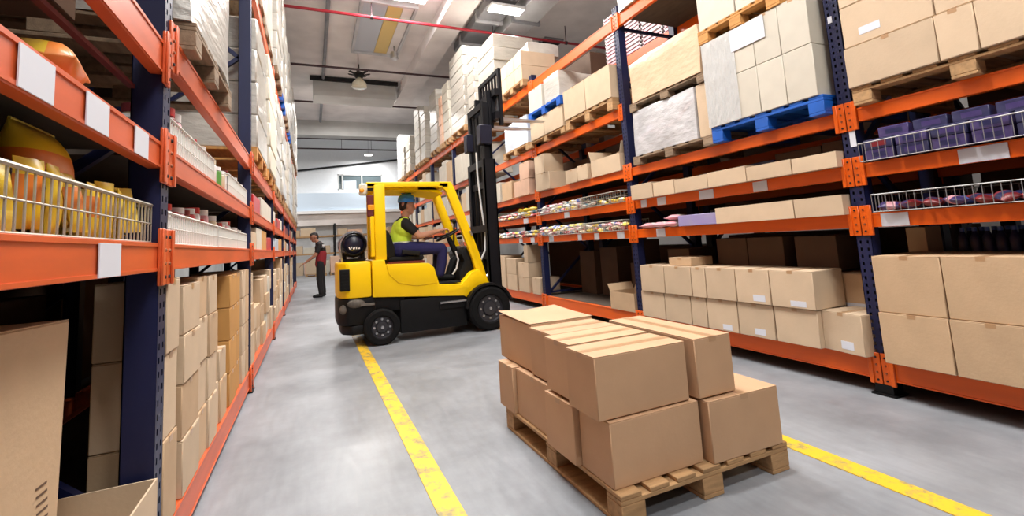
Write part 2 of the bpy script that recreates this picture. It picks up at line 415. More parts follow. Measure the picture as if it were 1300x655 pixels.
MB().lathe([(.02, .35), (.06, .3), (.22, .12), (.24, .0), (.2, -.03)], (1.45, 14.9, 6.35), 'z', 20).build('lamp_shade', 'lens', e)
b = MB()
for k in range(7): b.bar((1.45, 14.9, 6.72), (1.45+.34*math.cos(k*.9), 14.9+.34*math.sin(k*.9), 6.80), .09, .02)
b.lathe([(.12, 6.66), (.14, 6.8), (.05, 6.86)], (1.45, 14.9, 0), 'z', 14)
b.build('ceiling_rose', 'dark', e)  # dark fan of bars around the cord
MB().tube([(1.45, 14.9, 6.8), (1.45, 14.9, 7.1)], .015, 6).build('cord', 'dark', e)
e = empty('pendant_lamp', (2.05, 12.9, 6.6), 'small round spotlight at the corner of the ceiling tray', 'ceiling lamp')
MB().lathe([(.02, .22), (.1, .18), (.12, 0), (.1, -.02)], (2.25, 13.0, 6.62), 'z', 16).build('lamp_shade', 'steel', e)
MB().tube([(2.25, 13.0, 6.8), (2.25, 13.0, 7.0)], .012, 6).build('cord', 'dark', e)

# ---------------------------------------------------------------- pallet racks
XR, XL = 3.58, -.52
def post_mb(mb, x, y, h, s, holes, m='blue_post'):
    """channel post, front plate on the aisle side with rows of slots"""
    w = .05; t = .004; d = .1
    xa, xb = (x, x+s*d)
    mb.box(min(xa, xb), max(xa, xb), y-w, y-w+t, 0, h, m); mb.box(min(xa, xb), max(xa, xb), y+w-t, y+w, 0, h, m)
    mb.box(*sorted((xb, xb-s*t)), y-w, y+w, 0, h, m)
    if holes:
        ys = [y-w, y-.03, y-.016, y+.016, y+.03, y+w]; vs = []; fs = []
        n = int(h/.05); zs = []
        for i in range(n): zs += [i*.05, i*.05+.028]
        zs.append(h)
        for z in zs:
            for yy in ys: vs.append((x, yy, z))
        for i in range(len(zs)-1):
            for j in range(5):
                if i % 2 == 1 and j in (1, 3): continue
                a = i*6+j; fs.append((a, a+1, a+7, a+6))
        mb.add(vs, fs, m)
        mb.box(*sorted((x+s*.03, x+s*.034)), y-w+t, y+w-t, 0, h, 'dark')  # dark backing sheet stands in for shade inside the hollow post
    else:
        mb.box(*sorted((x, x+s*t)), y-w, y+w, 0, h, m)
def rack(x, s, posts, h, levels, label, decks, cards, orange, near, D=1.02):
    root = empty('pallet_rack', (x+s*.5, posts[3], 0), label, 'pallet rack')
    for i, y in enumerate(posts):
        u = MB(); post_mb(u, x, y, h, s, i in near); post_mb(u, x+s*D, y, h, -s, False)
        up = u.build('upright', 'blue_post', root, smooth=0)
        if s > 0 and i == 1 and len(posts) > 6:
            MB().box(x-.004, x-.001, y-.045, y-.005, 1.72, 1.84).build('post_label', 'card', up)
            MB().box(x-.004, x-.001, y+.0, y+.03, 2.67, 2.72).build('post_label', 'card', up)
        if i < 5:
            br = MB()
            zz = [.3, 1.0, 1.7, 2.4, 3.1, 3.8]
            for a in range(len(zz)-1):
                p, q = (x+s*.1, x+s*(D-.1)) if a % 2 == 0 else (x+s*(D-.1), x+s*.1)
                br.bar((p, y, zz[a]), (q, y, zz[a+1]), .035, .035)
            for z in (zz[0], zz[-1]): br.bar((x+s*.1, y, z), (x+s*(D-.1), y, z), .035, .035)
            br.build('brace', 'blue_post', up)
            bp = MB()
            bp.box(*sorted((x-s*.03, x+s*.12)), y-.075, y+.075, 0, .012)
            bp.box(*sorted((x-s*.012, x+s*.1)), y-.056, y+.056, .012, .075)
            bp.build('base_plate', 'black_paint', up)
    for i in range(len(posts)-1):
        ya, yb = posts[i]+.05, posts[i+1]-.05
        for li, (zt, hh) in enumerate(levels(i)):
            for rear in (0, 1):
                bx = x+s*(D if rear else 0); ss = -s if rear else s
                bm_ = MB(); xa, xb = sorted((bx, bx+ss*.045))
                bm_.box(xa, xb, ya, yb, zt-hh, zt, bev=.004)
                # rolled lips along both edges of the face
                xa, xb = sorted((bx-ss*.004, bx))
                bm_.box(xa, xb, ya, yb, zt-.014, zt-.002); bm_.box(xa, xb, ya, yb, zt-hh+.002, zt-hh+.012)
                far = i > 3
                if far or rear:
                    for yy in (posts[i]+.026, posts[i+1]-.026): bm_.box(*sorted((bx, bx-ss*.012)), yy-.028, yy+.028, zt-hh/2-.1, zt-hh/2+.1)
                bo = bm_.build('beam', orange, root)
                if not far and not rear:
                    for sd, yy in ((1, posts[i]), (-1, posts[i+1])):
                        c = MB(); y0, y1 = sorted((yy+sd*.003, yy+sd*.078))
                        zc = zt-hh/2
                        c.box(*sorted((bx-ss*.001, bx-ss*.012)), y0, y1, zc-.105, zc+.105, orange, bev=.003)
                        c.box(*sorted((bx-ss*.012, bx-ss*.02)), *sorted((yy+sd*.05, yy+sd*.078)), zc-.105, zc+.105, orange, bev=.003)
                        for q in (-.075, -.025, .025, .075):
                            c.lathe([(.007, 0), (.006, -ss*.006)], (bx-ss*.012, yy+sd*.028, zc+q), 'x', 8, 'dark' if q*q > .002 else 'bolt')
                        c.build('beam_connector', orange, bo)
                    for (bi, lv, y0, y1, fr) in cards:
                        if bi == i and lv == li:
                            c = MB(); xa, xb = sorted((bx-ss*.004, bx-ss*.007)); c.box(xa, xb, y0, y1, zt-hh*(.98-fr), zt-hh*.1)
                            c.build('price_card', 'card', bo)
        for li in decks(i):
            zt = levels(i)[li][0]
            d = MB(); xa, xb = sorted((x+s*.05, x+s*(D-.05))); n = 9
            d.box(xa, xb, ya, yb, zt-.03, zt-.001)
            d.build('shelf_deck', 'deck', root)
    if s < 0 and D == 1.02:
        MB().box(-.625, -.605, -.5, 2.1, 1.855, 1.87).build('support_bar', 'red_dark', root)
    return root
RP = [-.51, 2.03, 4.57, 7.06, 9.58, 12.1, 14.62, 17.14, 20.3]
LP = [-.55, 2.16, 4.92, 7.67, 10.42, 13.17, 15.92, 18.67]
def rlev(i): return [(.25, .15), (1.24, .10), (1.59, .10), (1.99, .10)]+([(2.77, .115)] if i > 1 else [])+[(3.95, .15)]
def llev(i): return [(.19, .15), (1.27, .105), (1.65, .10), (2.05, .13) if i == 0 else (2.13, .125), (4.02, .14)]
rcards = [(0, 1, 1.74, 1.9, 0), (0, 2, 1.22, 1.44, 0), (1, 1, 4.02, 4.16, 0), (1, 2, 4.28, 4.38, 0), (1, 2, 3.96, 4.1, 0), (1, 2, 3.3, 3.48, 0), (1, 2, 2.72, 2.86, .0),
          (2, 1, 4.75, 4.9, 0), (2, 1, 5.3, 5.42, 0), (2, 1, 5.75, 5.85, 0), (2, 1, 6.6, 6.75, 0), (2, 2, 6.05, 6.2, 0), (3, 1, 7.3, 7.45, 0), (3, 1, 7.8, 7.95, 0), (3, 2, 7.5, 7.7, 0)]
lcards = [(0, 2, 1.155, 1.29, 0), (0, 2, 1.45, 1.59, 0), (0, 2, 1.80, 1.93, 0), (0, 1, 1.56, 1.71, -.0)]
rack(XR, 1, RP, 4.08, rlev, 'orange and navy pallet racking along the right side of the aisle', lambda i: [0, 1, 2, 3] + ([5] if i == 1 else []) if i > 1 else [0, 1, 2] + ([4] if i == 1 else []), rcards, 'orange', (1, 2, 3))
rack(XL, -1, LP, 4.15, llev, 'orange and navy pallet racking along the left edge of the aisle', lambda i: [0, 1, 2], lcards, 'orange_sheen', (1, 2))
# racking back to back with the right one
rack(5.78, -1, RP[:5], 4.08, lambda i: [(.25, .15), (1.3, .1), (1.99, .1), (3.95, .15)], 'dim orange and navy racking standing behind the right rack', lambda i: [0, 1, 2], [], 'orange', (), 1.0)

# ---------------------------------------------------------------- cartons and pallets
def carton(x0, x1, y0, y1, z0, z1, label, group=None, m='carton', rz=0., card=None, tape='y', detail=True, front=-1, name='cardboard_carton', lean=0.):
    """closed carton: body, two meeting top flaps, tape along the seam. front: side (-1 = -x, 1 = +x, 'y' = -y) that carries the label"""
    c = ((x0+x1)/2, (y0+y1)/2, z0); w, d, h = x1-x0, y1-y0, z1-z0
    b = MB()
    if detail:
        b.box(-w/2, w/2, -d/2, d/2, 0, h-.004, bev=.004)
        g = .0015
        if tape == 'y':
            b.box(-w/2+.001, -g, -d/2+.001, d/2-.001, h-.004, h-.001, bev=.001); b.box(g, w/2-.001, -d/2+.001, d/2-.001, h-.004, h-.001, bev=.001)
        else:
            b.box(-w/2+.001, w/2-.001, -d/2+.001, -g, h-.004, h-.001, bev=.001); b.box(-w/2+.001, w/2-.001, g, d/2-.001, h-.004, h-.001, bev=.001)
    else: b.box(-w/2, w/2, -d/2, d/2, 0, h-.001, bev=.004)
    o = bpy.data.objects.new(name, b.mesh(name, m)); COL.objects.link(o); o.location = c; o.rotation_euler = (lean, 0, rz)
    tag(o, label, 'box', group)
    if detail:
        t = MB(); q = .022; e = .0008; dn = .025
        if tape == 'y':
            t.box(-q, q, -d/2-e, d/2+e, h-.001, h-.0002)
            t.box(-q, q, -d/2-e, -d/2-e/4, h-dn, h-.001); t.box(-q, q, d/2+e/4, d/2+e, h-dn, h-.001)
        else:
            t.box(-w/2-e, w/2+e, -q, q, h-.001, h-.0002)
            t.box(-w/2-e, -w/2-e/4, -q, q, h-dn, h-.001); t.box(w/2+e/4, w/2+e, -q, q, h-dn, h-.001)
        p = bpy.data.objects.new('packing_tape', t.mesh('packing_tape', 'tape', smooth=0)); COL.objects.link(p); p.parent = o
    if card:
        k = MB(); u0, u1, v0, v1 = card          # fractions across the face and up it
        if front == 'y': k.box(-w/2+w*u0, -w/2+w*u1, -d/2-.0015, -d/2-.0004, h*v0, h*v1)
        else:
            xa, xb = sorted((front*(w/2+.0004), front*(w/2+.0015))); k.box(xa, xb, -d/2+d*u0, -d/2+d*u1, h*v0, h*v1)
        p = bpy.data.objects.new('shipping_label', k.mesh('shipping_label', 'card', smooth=0)); COL.objects.link(p); p.parent = o
    return o
def open_carton(x0, x1, y0, y1, z0, z1, label, group=None, m='carton', flaps='', fl=.12, t=.006, ang=.5, name='open_carton'):
    """open-topped box of thin walls; flaps: which sides ('x-','x+','y-','y+') carry a raised flap"""
    e = empty(name, ((x0+x1)/2, (y0+y1)/2, z0), label, 'box', group)
    b = MB(); b.box(x0, x1, y0, y1, z0, z0+t)
    b.box(x0, x0+t, y0, y1, z0+t, z1); b.box(x1-t, x1, y0, y1, z0+t, z1); b.box(x0+t, x1-t, y0, y0+t, z0+t, z1); b.box(x0+t, x1-t, y1-t, y1, z0+t, z1)
    b.build('tray' if not flaps else 'box_body', m, e)
    s, c = math.sin(ang), math.cos(ang)
    for f in flaps.split():
        k = MB()
        if f == 'x-': k.bar((x0, (y0+y1)/2, z1), (x0-fl*s, (y0+y1)/2, z1+fl*c), y1-y0-.01, .004, up=(1, 0, .3))
        if f == 'x+': k.bar((x1, (y0+y1)/2, z1), (x1+fl*s, (y0+y1)/2, z1+fl*c), y1-y0-.01, .004, up=(1, 0, .3))
        if f == 'y-': k.bar(((x0+x1)/2, y0, z1), ((x0+x1)/2, y0-fl*s, z1+fl*c), x1-x0-.01, .004, up=(0, 1, .3))
        if f == 'y+': k.bar(((x0+x1)/2, y1, z1), ((x0+x1)/2, y1+fl*s, z1+fl*c), x1-x0-.01, .004, up=(0, 1, .3))
        k.build('flap', m, e)
    return e
PAL_MESH = {}
def pallet(x0, x1, y0, y1, z0, h, label, m='wood', group=None, along='y', parts=True, name='wooden_pallet'):
    """top boards, cross stringers, nine blocks, three skids. Boards run along the given axis"""
    cx, cy = (x0+x1)/2, (y0+y1)/2
    L, Wd = (y1-y0, x1-x0) if along == 'y' else (x1-x0, y1-y0)
    R = Matrix.Translation((cx, cy, z0)) @ (Matrix.Identity(4) if along == 'y' else Matrix.Rotation(PI/2, 4, 'Z'))
    e = empty(name, (cx, cy, z0), label, 'pallet', group)
    tb, sb, kb = h*.15, h*.15, h*.15
    whole = MB()
    def put(nm, *bx):
        if parts: MB().box(*bx, bev=.003, M=R).build(nm, m, e)
        else: whole.box(*bx, M=R)
    n = 7; bw = Wd*.105; gap = (Wd-n*bw)/(n-1)
    for i in range(n):
        a = -Wd/2+i*(bw+gap); put('deck_board', a, a+bw, -L/2, L/2, h-tb, h)
    for yy in (-L/2, -.055, L/2-.11): put('stringer_board', -Wd/2, Wd/2, yy, yy+.11, h-tb-sb, h-tb)
    for xx in (-Wd/2, -.06, Wd/2-.12):
        for yy in (-L/2, -.055, L/2-.11): put('block', xx, xx+.12, yy, yy+.11, kb, h-tb-sb)
        put('skid_board', xx, xx+.12, -L/2, L/2, 0, kb)
    if not parts:
        o = whole.build('pallet_deck', m, e)
    return e
def simple_pallet(x0, x1, y0, y1, z0, h, label, m='wood', group=None):
    b = MB()
    b.box(x0, x1, y0, y1, z0+h*.8, z0+h)
    for a in (x0, (x0+x1)/2-.05, x1-.1):
        for c in (y0, (y0+y1)/2-.05, y1-.1): b.box(a, a+.1, c, c+.1, z0+h*.15, z0+h*.8)
    for c in (y0, (y0+y1)/2-.05, y1-.1): b.box(x0, x1, c, c+.1, z0, z0+h*.15)
    return tag(b.build('wooden_pallet', m), label, 'pallet', group)
def load(x0, x1, y0, y1, z0, z1, label, m='wrap', group=None, rough=.02, n=7, name='wrapped_load', ns=2.5):
    """film-wrapped block of goods: dense grid box with softened edges and uneven faces"""
    bm = bmesh.new(); bmesh.ops.create_cube(bm, size=1)
    bmesh.ops.subdivide_edges(bm, edges=bm.edges, cuts=n, use_grid_fill=True)
    w, d, h = x1-x0, y1-y0, z1-z0; sd = random.random()*50
    from mathutils import noise as NZ
    for v in bm.verts:
        p = Vector((v.co.x*w, v.co.y*d, (v.co.z+.5)*h))
        q = NZ.noise_vector(p*ns+Vector((sd, 0, 0)))*rough
        if p.z < .01: q.z = 0
        # corners pulled in a little
        k = (abs(v.co.x) > .49)+(abs(v.co.y) > .49)+(v.co.z > .49)
        if k >= 2: q -= Vector((math.copysign(.012, v.co.x), math.copysign(.012, v.co.y), .01 if v.co.z > .49 else 0))
        v.co = p+q-Vector((math.copysign(rough*.6, v.co.x), math.copysign(rough*.6, v.co.y), 0))
    for f in bm.faces: f.smooth = True
    me = bpy.data.meshes.new(name); bm.to_mesh(me); bm.free(); me.materials.append(MAT[m])
    me.set_sharp_from_angle(angle=math.radians(50))
    o = bpy.data.objects.new(name, me); COL.objects.link(o); o.location = ((x0+x1)/2, (y0+y1)/2, z0)
    return tag(o, label, 'wrapped goods', group)

def stack(x0, x1, y0, y1, z0, z1, label, m='wrap', lay=.26, group=None, rough=.012):
    """shrink-wrapped stack: courses of cartons, each a part, slightly out of line"""
    e = empty('wrapped_stack', ((x0+x1)/2, (y0+y1)/2, z0), label, 'wrapped goods', group)
    n = max(2, round((z1-z0)/lay)); h = (z1-z0)/n
    for i in range(n):
        j = lambda: random.uniform(-rough, rough)
        MB().box(x0+.02+j(), x1-.02+j(), y0+.02+j(), y1-.02+j(), z0+i*h, z0+(i+1)*h-.002, bev=.014).build('carton_course', m, e)
    return e

# ---- the loaded pallet on the floor
pallet(1.15, 2.15, 1.70, 2.93, 0, .13, 'wooden pallet on the floor under the big stack of tan cartons')
PB = 'on the floor pallet'
K = 'carton_warm'
carton(1.155, 1.655, 1.75, 2.005, .13, .402, 'tan carton at the near left corner of the floor pallet, bottom layer', m=K, tape='x')
carton(1.675, 2.125, 1.70, 2.20, .13, .405, 'tan carton alone at the near right of the floor pallet, lower than its neighbours', m=K, tape='y', rz=-.02)
carton(1.125, 1.60, 2.01, 2.30, .13, .40, 'bottom-layer carton jutting out of the left side of the floor pallet stack', m=K, tape='x')
carton(1.165, 1.62, 2.305, 2.765, .13, .405, 'wide bottom-layer carton third back along the left side of the floor pallet', m=K, tape='x')
carton(1.14, 1.62, 2.77, 3.0, .13, .41, 'bottom-layer carton at the far left corner of the floor pallet', m=K, tape='x')
carton(1.66, 2.12, 2.215, 2.56, .13, .404, 'hidden bottom-layer carton in the middle right of the floor pallet', m=K)
carton(1.66, 2.12, 2.565, 2.92, .13, .404, 'hidden bottom-layer carton at the far right of the floor pallet', m=K)
carton(1.115, 1.625, 1.77, 2.02, .406, .675, 'top-layer carton nearest the camera on the floor pallet', m=K, tape='x')
carton(1.14, 1.62, 2.03, 2.29, .412, .68, 'top-layer carton second from the front along the left of the floor pallet', m=K, tape='x')
carton(1.185, 1.62, 2.295, 2.57, .412, .68, 'top-layer carton third from the front along the left of the floor pallet', m=K, tape='x')
bow = carton(1.20, 1.63, 2.575, 3.09, .413, .69, 'bowed-top carton at the far end of the floor pallet top layer', m=K, tape='x')
b = MB(); n = 10; vs = []; fs = []
for i in range(n+1):
    q = i/n; y = 2.58+.51*q
    for xx, k in ((1.195, 1.), (1.40, .35), (1.64, .8)): vs.append((xx, y, .692+k*(.022*q*q+.003)))
for i in range(n):
    for j in range(2): a = i*3+j; fs.append((a, a+1, a+4, a+3))
b.add(vs, fs); m_ = len(vs); b.add([(v[0], v[1], v[2]-.003) for v in vs], [f[::-1] for f in fs])
b.build('flap', 'carton_warm', bow)
carton(1.65, 1.885, 1.735, 2.42, .412, .685, 'long top-layer carton set lengthwise at the right of the floor pallet', m=K, tape='y')

# ---- right rack, nearest bay (right edge of the photo)
N1 = 'right rack nearest bay'
for r, (z0, z1, rn) in enumerate(((.25, .578, 'lower'), (.58, .948, 'upper'))):
    for c, (y0, y1, cn) in enumerate(((1.575, 1.945, 'beside the front post'), (1.2, 1.568, 'at the right edge of the photo'), (.83, 1.193, 'cut off by the photo edge'))):
        carton(3.47+.01*r, 3.98, y0, y1, z0, z1, f'large tan carton, {rn} of two, {cn}, bottom shelf right', m='carton', tape='x')
for c, (y0, y1) in enumerate(((1.75, 1.93), (1.40, 1.72), (1.05, 1.37))):
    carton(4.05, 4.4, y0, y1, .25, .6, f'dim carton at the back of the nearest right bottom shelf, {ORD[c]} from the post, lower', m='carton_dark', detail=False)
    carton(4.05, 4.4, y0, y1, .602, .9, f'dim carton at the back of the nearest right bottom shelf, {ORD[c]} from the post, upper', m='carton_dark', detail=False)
carton(4.0, 4.2, 1.86, 1.98, .95-.048, 1.12, 'small upright tan carton beside the post behind the large cartons, right rack', m='carton', detail=False)
def bottle_mesh(m, cap, r=.032, h=.2):
    b = MB(); b.lathe([(r*.9, 0), (r, .006), (r, h*.62), (r*.5, h*.8), (r*.36, h*.88)], (0, 0, 0), 'z', 12, m); b.lathe([(r*.42, h*.87), (r*.42, h), (r*.36, h)], (0, 0, 0), 'z', 10, cap)
    return b.mesh('bottle', m)
bmesh_b = bottle_mesh('pk_navy', 'pk_blue')
for i in range(22):
    o = bpy.data.objects.new('bottle', bmesh_b); COL.objects.link(o); r, c = i % 2, i//2
    o.location = (4.1+.1*r, 1.70-.065*c, .901)
    tag(o, 'dark blue bottle behind the large cartons, nearest bay of the right rack', 'bottle', 'blue bottles behind the large cartons')
# pallet load on the upper beams, nearest bay
pallet(3.5, 4.55, .72, 1.925, 1.99, .125, 'wooden pallet under the pale cartons at the top right of the photo', along='x')
Y = ((1.415, 1.93), (1.23, 1.41), (.80, 1.225))
for i, (y0, y1) in enumerate(Y):
    carton(3.48, 4.0, y0, y1, 2.115, 2.40, f'pale carton, lower row of the top right pallet, {ORD[i]} from the post', m='carton_pale', tape='x')
Y = ((1.405, 1.925), (.86, 1.40))
for i, (y0, y1) in enumerate(Y):
    carton(3.49, 4.0, y0, y1, 2.405, 2.70, f'pale carton, second row of the top right pallet, {ORD[i]} from the post', m='carton_pale', tape='x', card=((.55, .8, .2, .38) if i == 0 else None))
    carton(3.49, 4.0, y0, y1, 2.702, 3.0, f'pale carton, topmost row of the top right pallet, {ORD[i]} from the post', m='carton_pale', tape='x')
carton(4.02, 4.5, .8, 1.93, 2.115, 2.9, 'wide pale carton block behind the rows on the top right pallet', m='carton_pale', detail=False)

# ---- right rack, second bay
Y = [(2.045, 2.36), (2.385, 2.742), (2.755, 3.105), (3.115, 3.46), (3.47, 3.665), (3.675, 4.045), (4.055, 4.43)]
for i, (y0, y1) in enumerate(Y):
    cd = {0: (.25, .55, .1, .3), 2: (.25, .55, .08, .26), 3: (.2, .5, .05, .22)}.get(i)
    o = carton(3.50, 3.86, y0, y1, .25, .535, f'tan carton, lower row behind the floor pallet, {ORD[i]} from the near post', m='carton_pale', tape='x', card=cd)
    if i == 0: o.rotation_euler.z = -.16; o.location.x += .02; o.location.y += .0
Y = [(2.37, 2.735), (2.745, 3.075), (3.085, 3.42), (3.43, 3.605), (3.615, 3.995), (4.005, 4.39)]
for i, (y0, y1) in enumerate(Y):
    cd = {0: (.2, .55, .05, .2), 1: (.15, .5, .08, .26)}.get(i)
    carton(3.48, 3.84, y0, y1, .537, .828, f'tan carton, upper row behind the floor pallet, {ORD[i]} from the near post', m='carton_pale', tape='x', card=cd)
for i, (y0, y1) in enumerate(((2.05, 2.5), (2.52, 2.87), (2.89, 3.26), (3.27, 3.63), (3.65, 4.0), (4.02, 4.4))):
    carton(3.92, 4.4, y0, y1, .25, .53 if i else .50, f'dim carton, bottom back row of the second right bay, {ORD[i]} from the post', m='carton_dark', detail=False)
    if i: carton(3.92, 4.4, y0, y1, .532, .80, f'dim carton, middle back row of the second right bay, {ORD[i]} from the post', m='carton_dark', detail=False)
carton(3.86, 4.3, 2.21, 2.50, .502, .785, 'tan carton with a label, set back beside the near post, second right bay', m='carton', card=(.1, .8, .05, .2))
carton(3.9, 4.35, 2.42, 2.775, .802, 1.085, 'dim brown carton on the back row top, nearest the post, second right bay', m='carton_dark', detail=False)
carton(3.9, 4.35, 2.885, 3.262, .802, 1.09, 'dim brown carton on the back row top, middle one, second right bay', m='carton_dark', detail=False)
carton(3.9, 4.35, 3.27, 3.635, .802, 1.09, 'dim brown carton on the back row top, farthest of three, second right bay', m='carton_dark', detail=False)
carton(3.55, 3.85, 3.66, 3.98, .829, .915, 'flat tan carton lying on the upper row, second right bay', m='carton', tape='x')
carton(3.9, 4.3, 4.03, 4.38, .802, .99, 'dim carton at the far back corner of the second right bay', m='carton_dark', detail=False)
# trays on its two narrow shelves
for i, (y0, y1, h) in enumerate(((2.09, 2.43, .115), (2.44, 2.85, .12), (2.86, 3.285, .14), (3.29, 3.73, .135), (3.74, 4.06, .15), (4.08, 4.45, .17))):
    open_carton(3.50, 3.9, y0, y1, 1.59, 1.59+h, f'low open carton tray, upper narrow shelf, second right bay, {ORD[i]} from the post', m='carton_pale')
for i, (y0, y1, z, m) in enumerate(((2.09, 2.45, .26, 'carton_dark'), (2.46, 2.88, .25, 'carton_dark'))):
    carton(3.93, 4.4, y0, y1, 1.59, 1.59+z, f'dim brown carton behind the tray, upper narrow shelf, {ORD[i]} from the near post', m=m, detail=False)
carton(3.93, 4.4, 2.9, 3.8, 1.59, 1.8, 'long navy box behind the trays on the upper narrow shelf', m='pk_navy', detail=False, name='navy_box')
carton(3.93, 4.4, 3.85, 4.1, 1.59, 1.80, 'dim brown carton far left behind the trays on the upper narrow shelf', m='carton_dark', detail=False)
for i, (y0, y1) in enumerate(((2.09, 2.455), (2.465, 3.235))):
    open_carton(3.50, 3.9, y0, y1, 1.24, 1.385, f'{"short" if i == 0 else "long"} open carton tray on the lower narrow shelf, second right bay', m='carton_pale')
carton(3.52, 3.85, 3.25, 3.75, 1.24, 1.35, 'long flat lilac box on the lower narrow shelf, second right bay', m='pk_lilac', tape='x', detail=False, name='lilac_box')
carton(3.93, 4.4, 2.5, 3.7, 1.24, 1.40, 'long navy box at the back of the lower narrow shelf, second right bay', m='pk_navy', detail=False, name='navy_box')

# pallets on the upper beams of the second bay
pallet(3.50, 4.55, 3.17, 4.36, 1.99, .10, 'grey weathered pallet under the silver film-wrapped load', m='wood_grey', along='x')
load(3.49, 4.45, 3.34, 4.34, 2.09, 2.62, 'silver film-wrapped block on the grey pallet, upper right rack', 'wrap_silver', rough=.02)
carton(3.52, 4.4, 3.19, 3.335, 2.09, 2.615, 'narrow tan carton standing beside the silver film-wrapped block', m='carton_pale', detail=False)
pallet(3.50, 4.5, 3.17, 4.34, 2.622, .10, 'grey pallet resting on the silver film-wrapped block', m='wood_grey', along='x')
load(3.48, 4.5, 3.19, 4.32, 2.722, 3.22, 'beige film-wrapped load on top of the silver one, beside the blue post', 'wrap_beige', rough=.025)
pallet(3.48, 4.55, 2.11, 3.155, 1.99, .15, 'bright blue pallet under the tall pale carton block', m='pallet_blue', along='x', name='blue_pallet')
cols = [(2.135, 2.372), (2.375, 2.608), (2.611, 2.858), (2.861, 3.15)]
for r, (z0, z1) in enumerate(((2.14, 2.545), (2.547, 2.955))):
    for i, (y0, y1) in enumerate(cols):
        o = carton(3.47, 4.2, y0, y1, z0, z1, f'tall pale carton on the blue pallet, {["lower", "upper"][r]} row, {ORD[i]} from the near post', m='carton_white', tape='x', detail=(r == 1))
k = MB().box(3.461, 3.4645, 2.49, 2.83, 2.75, 2.945)
tag(k.build('paper_sheet', 'card'), 'white paper sheet stuck on the front of the blue pallet cartons', 'paper')
b = MB(); b.box(3.462, 3.4625, 2.8, 3.16, 2.14, 2.95); b.box(3.464, 4.2, 3.155, 3.158, 2.14, 2.95)
tag(b.build('stretch_film', 'film'), 'clear shiny film around the left end of the blue pallet cartons', 'film')
pallet(3.46, 4.3, 2.33, 3.18, 2.957, .135, 'orange-tinted pallet resting on top of the tall pale cartons', m='wood_orange', along='x')
for i, (y0, y1) in enumerate(((2.34, 2.74), (2.75, 3.16))):
    carton(3.47, 4.2, y0, y1, 3.092, 3.55, f'pale carton on the orange-tinted pallet at the top edge, {["nearer", "farther"][i]} one', m='carton_white', tape='x')
load(3.55, 4.4, 3.9, 4.5, 3.953, 4.6, 'pale load on the highest beam at the blue post top', 'wrap')
load(3.55, 4.4, 2.7, 3.85, 3.953, 4.7, 'pale load on the highest beam beside the post load, cut off by the frame', 'wrap')

# ---- right rack, third bay
open_carton(3.56, 3.95, 4.65, 5.14, .25, .47, 'open low carton on the bottom shelf just past the blue post', m='carton', flaps='x+ y+', fl=.1)
for i, (y0, y1, z1, x) in enumerate(((4.75, 5.1, .62, 4.1), (5.15, 5.5, .78, 4.2), (5.55, 5.9, .45, 4.1), (5.95, 6.4, 1.0, 4.3), (6.5, 6.95, .95, 4.25))):
    carton(x, x+.35, y0, y1, .25, z1, f'dim brown carton, bottom shelf back, third right bay, {ORD[i]} from the near post', m='carton_dark', detail=False)
carton(4.2, 4.5, 5.2, 5.45, .78, 1.1, 'dim carton topping the back stack in the third right bay', m='carton_dark', detail=False)
open_carton(3.55, 3.95, 4.68, 5.33, 2.0-.01, 2.215, 'open carton with raised flaps beside the blue post, third right bay', m='carton_pale', flaps='y+ x+ y-', fl=.15, ang=.35)
carton(3.53, 3.85, 5.40, 5.665, 1.99, 2.205, 'small tan carton, nearer of a low pair, third right bay', m='carton_pale', tape='x')
carton(3.53, 3.85, 5.70, 6.0, 1.99, 2.19, 'small tan carton, farther of a low pair, third right bay', m='carton_pale', tape='x', rz=.06)
carton(3.50, 3.9, 6.46, 6.96, 1.99, 2.275, 'tan carton under a smaller one, far end of the third right bay', m='carton_pale', tape='x')
carton(3.50, 3.85, 6.58, 6.97, 2.276, 2.585, 'tan carton stacked on a wider one, far end of the third right bay', m='carton_pale', tape='x', rz=-.05)
carton(4.1, 4.5, 5.0, 5.6, 1.99, 2.4, 'dim brown carton behind the open carton, third right bay', m='carton_dark', detail=False)
carton(4.1, 4.5, 5.75, 6.7, 1.99, 2.45, 'wide dim brown carton behind the small tan pair, third right bay', m='carton_dark', detail=False)
pallet(3.50, 4.5, 4.66, 5.84, 2.77, .155, 'wooden pallet under two large tan cartons, upper third right bay', along='x')
for i, (y0, y1) in enumerate(((4.66, 5.245), (5.255, 5.84))):
    carton(3.49, 4.3, y0, y1, 2.925, 3.36, f'large tan carton on the upper pallet, {["beside the blue post", "away from the blue post"][i]}', m='carton_pale', tape='x')
pallet(3.50, 4.5, 5.88, 7.13, 2.77, .10, 'wooden pallet below the blue pallet, upper third right bay', along='x')
for i, (y0, y1) in enumerate(((5.89, 6.50), (6.51, 7.0))):
    carton(3.49, 4.3, y0, y1, 2.87, 3.205, f'tan carton under the blue pallet, {["nearer", "farther"][i]} of the two', m='carton_pale', tape='x')
pallet(3.46, 4.4, 5.88, 7.0, 3.207, .135, 'blue pallet on tan cartons beside the raised forks', m='pallet_blue', along='x', name='blue_pallet')
carton(3.49, 4.2, 6.51, 7.0, 3.342, 3.74, 'white carton on the blue pallet, farther one', m='carton_white', tape='x')
load(3.48, 4.3, 5.95, 6.5, 3.342, 3.78, 'white film-wrapped load on the blue pallet, nearer one', 'wrap', rough=.025)
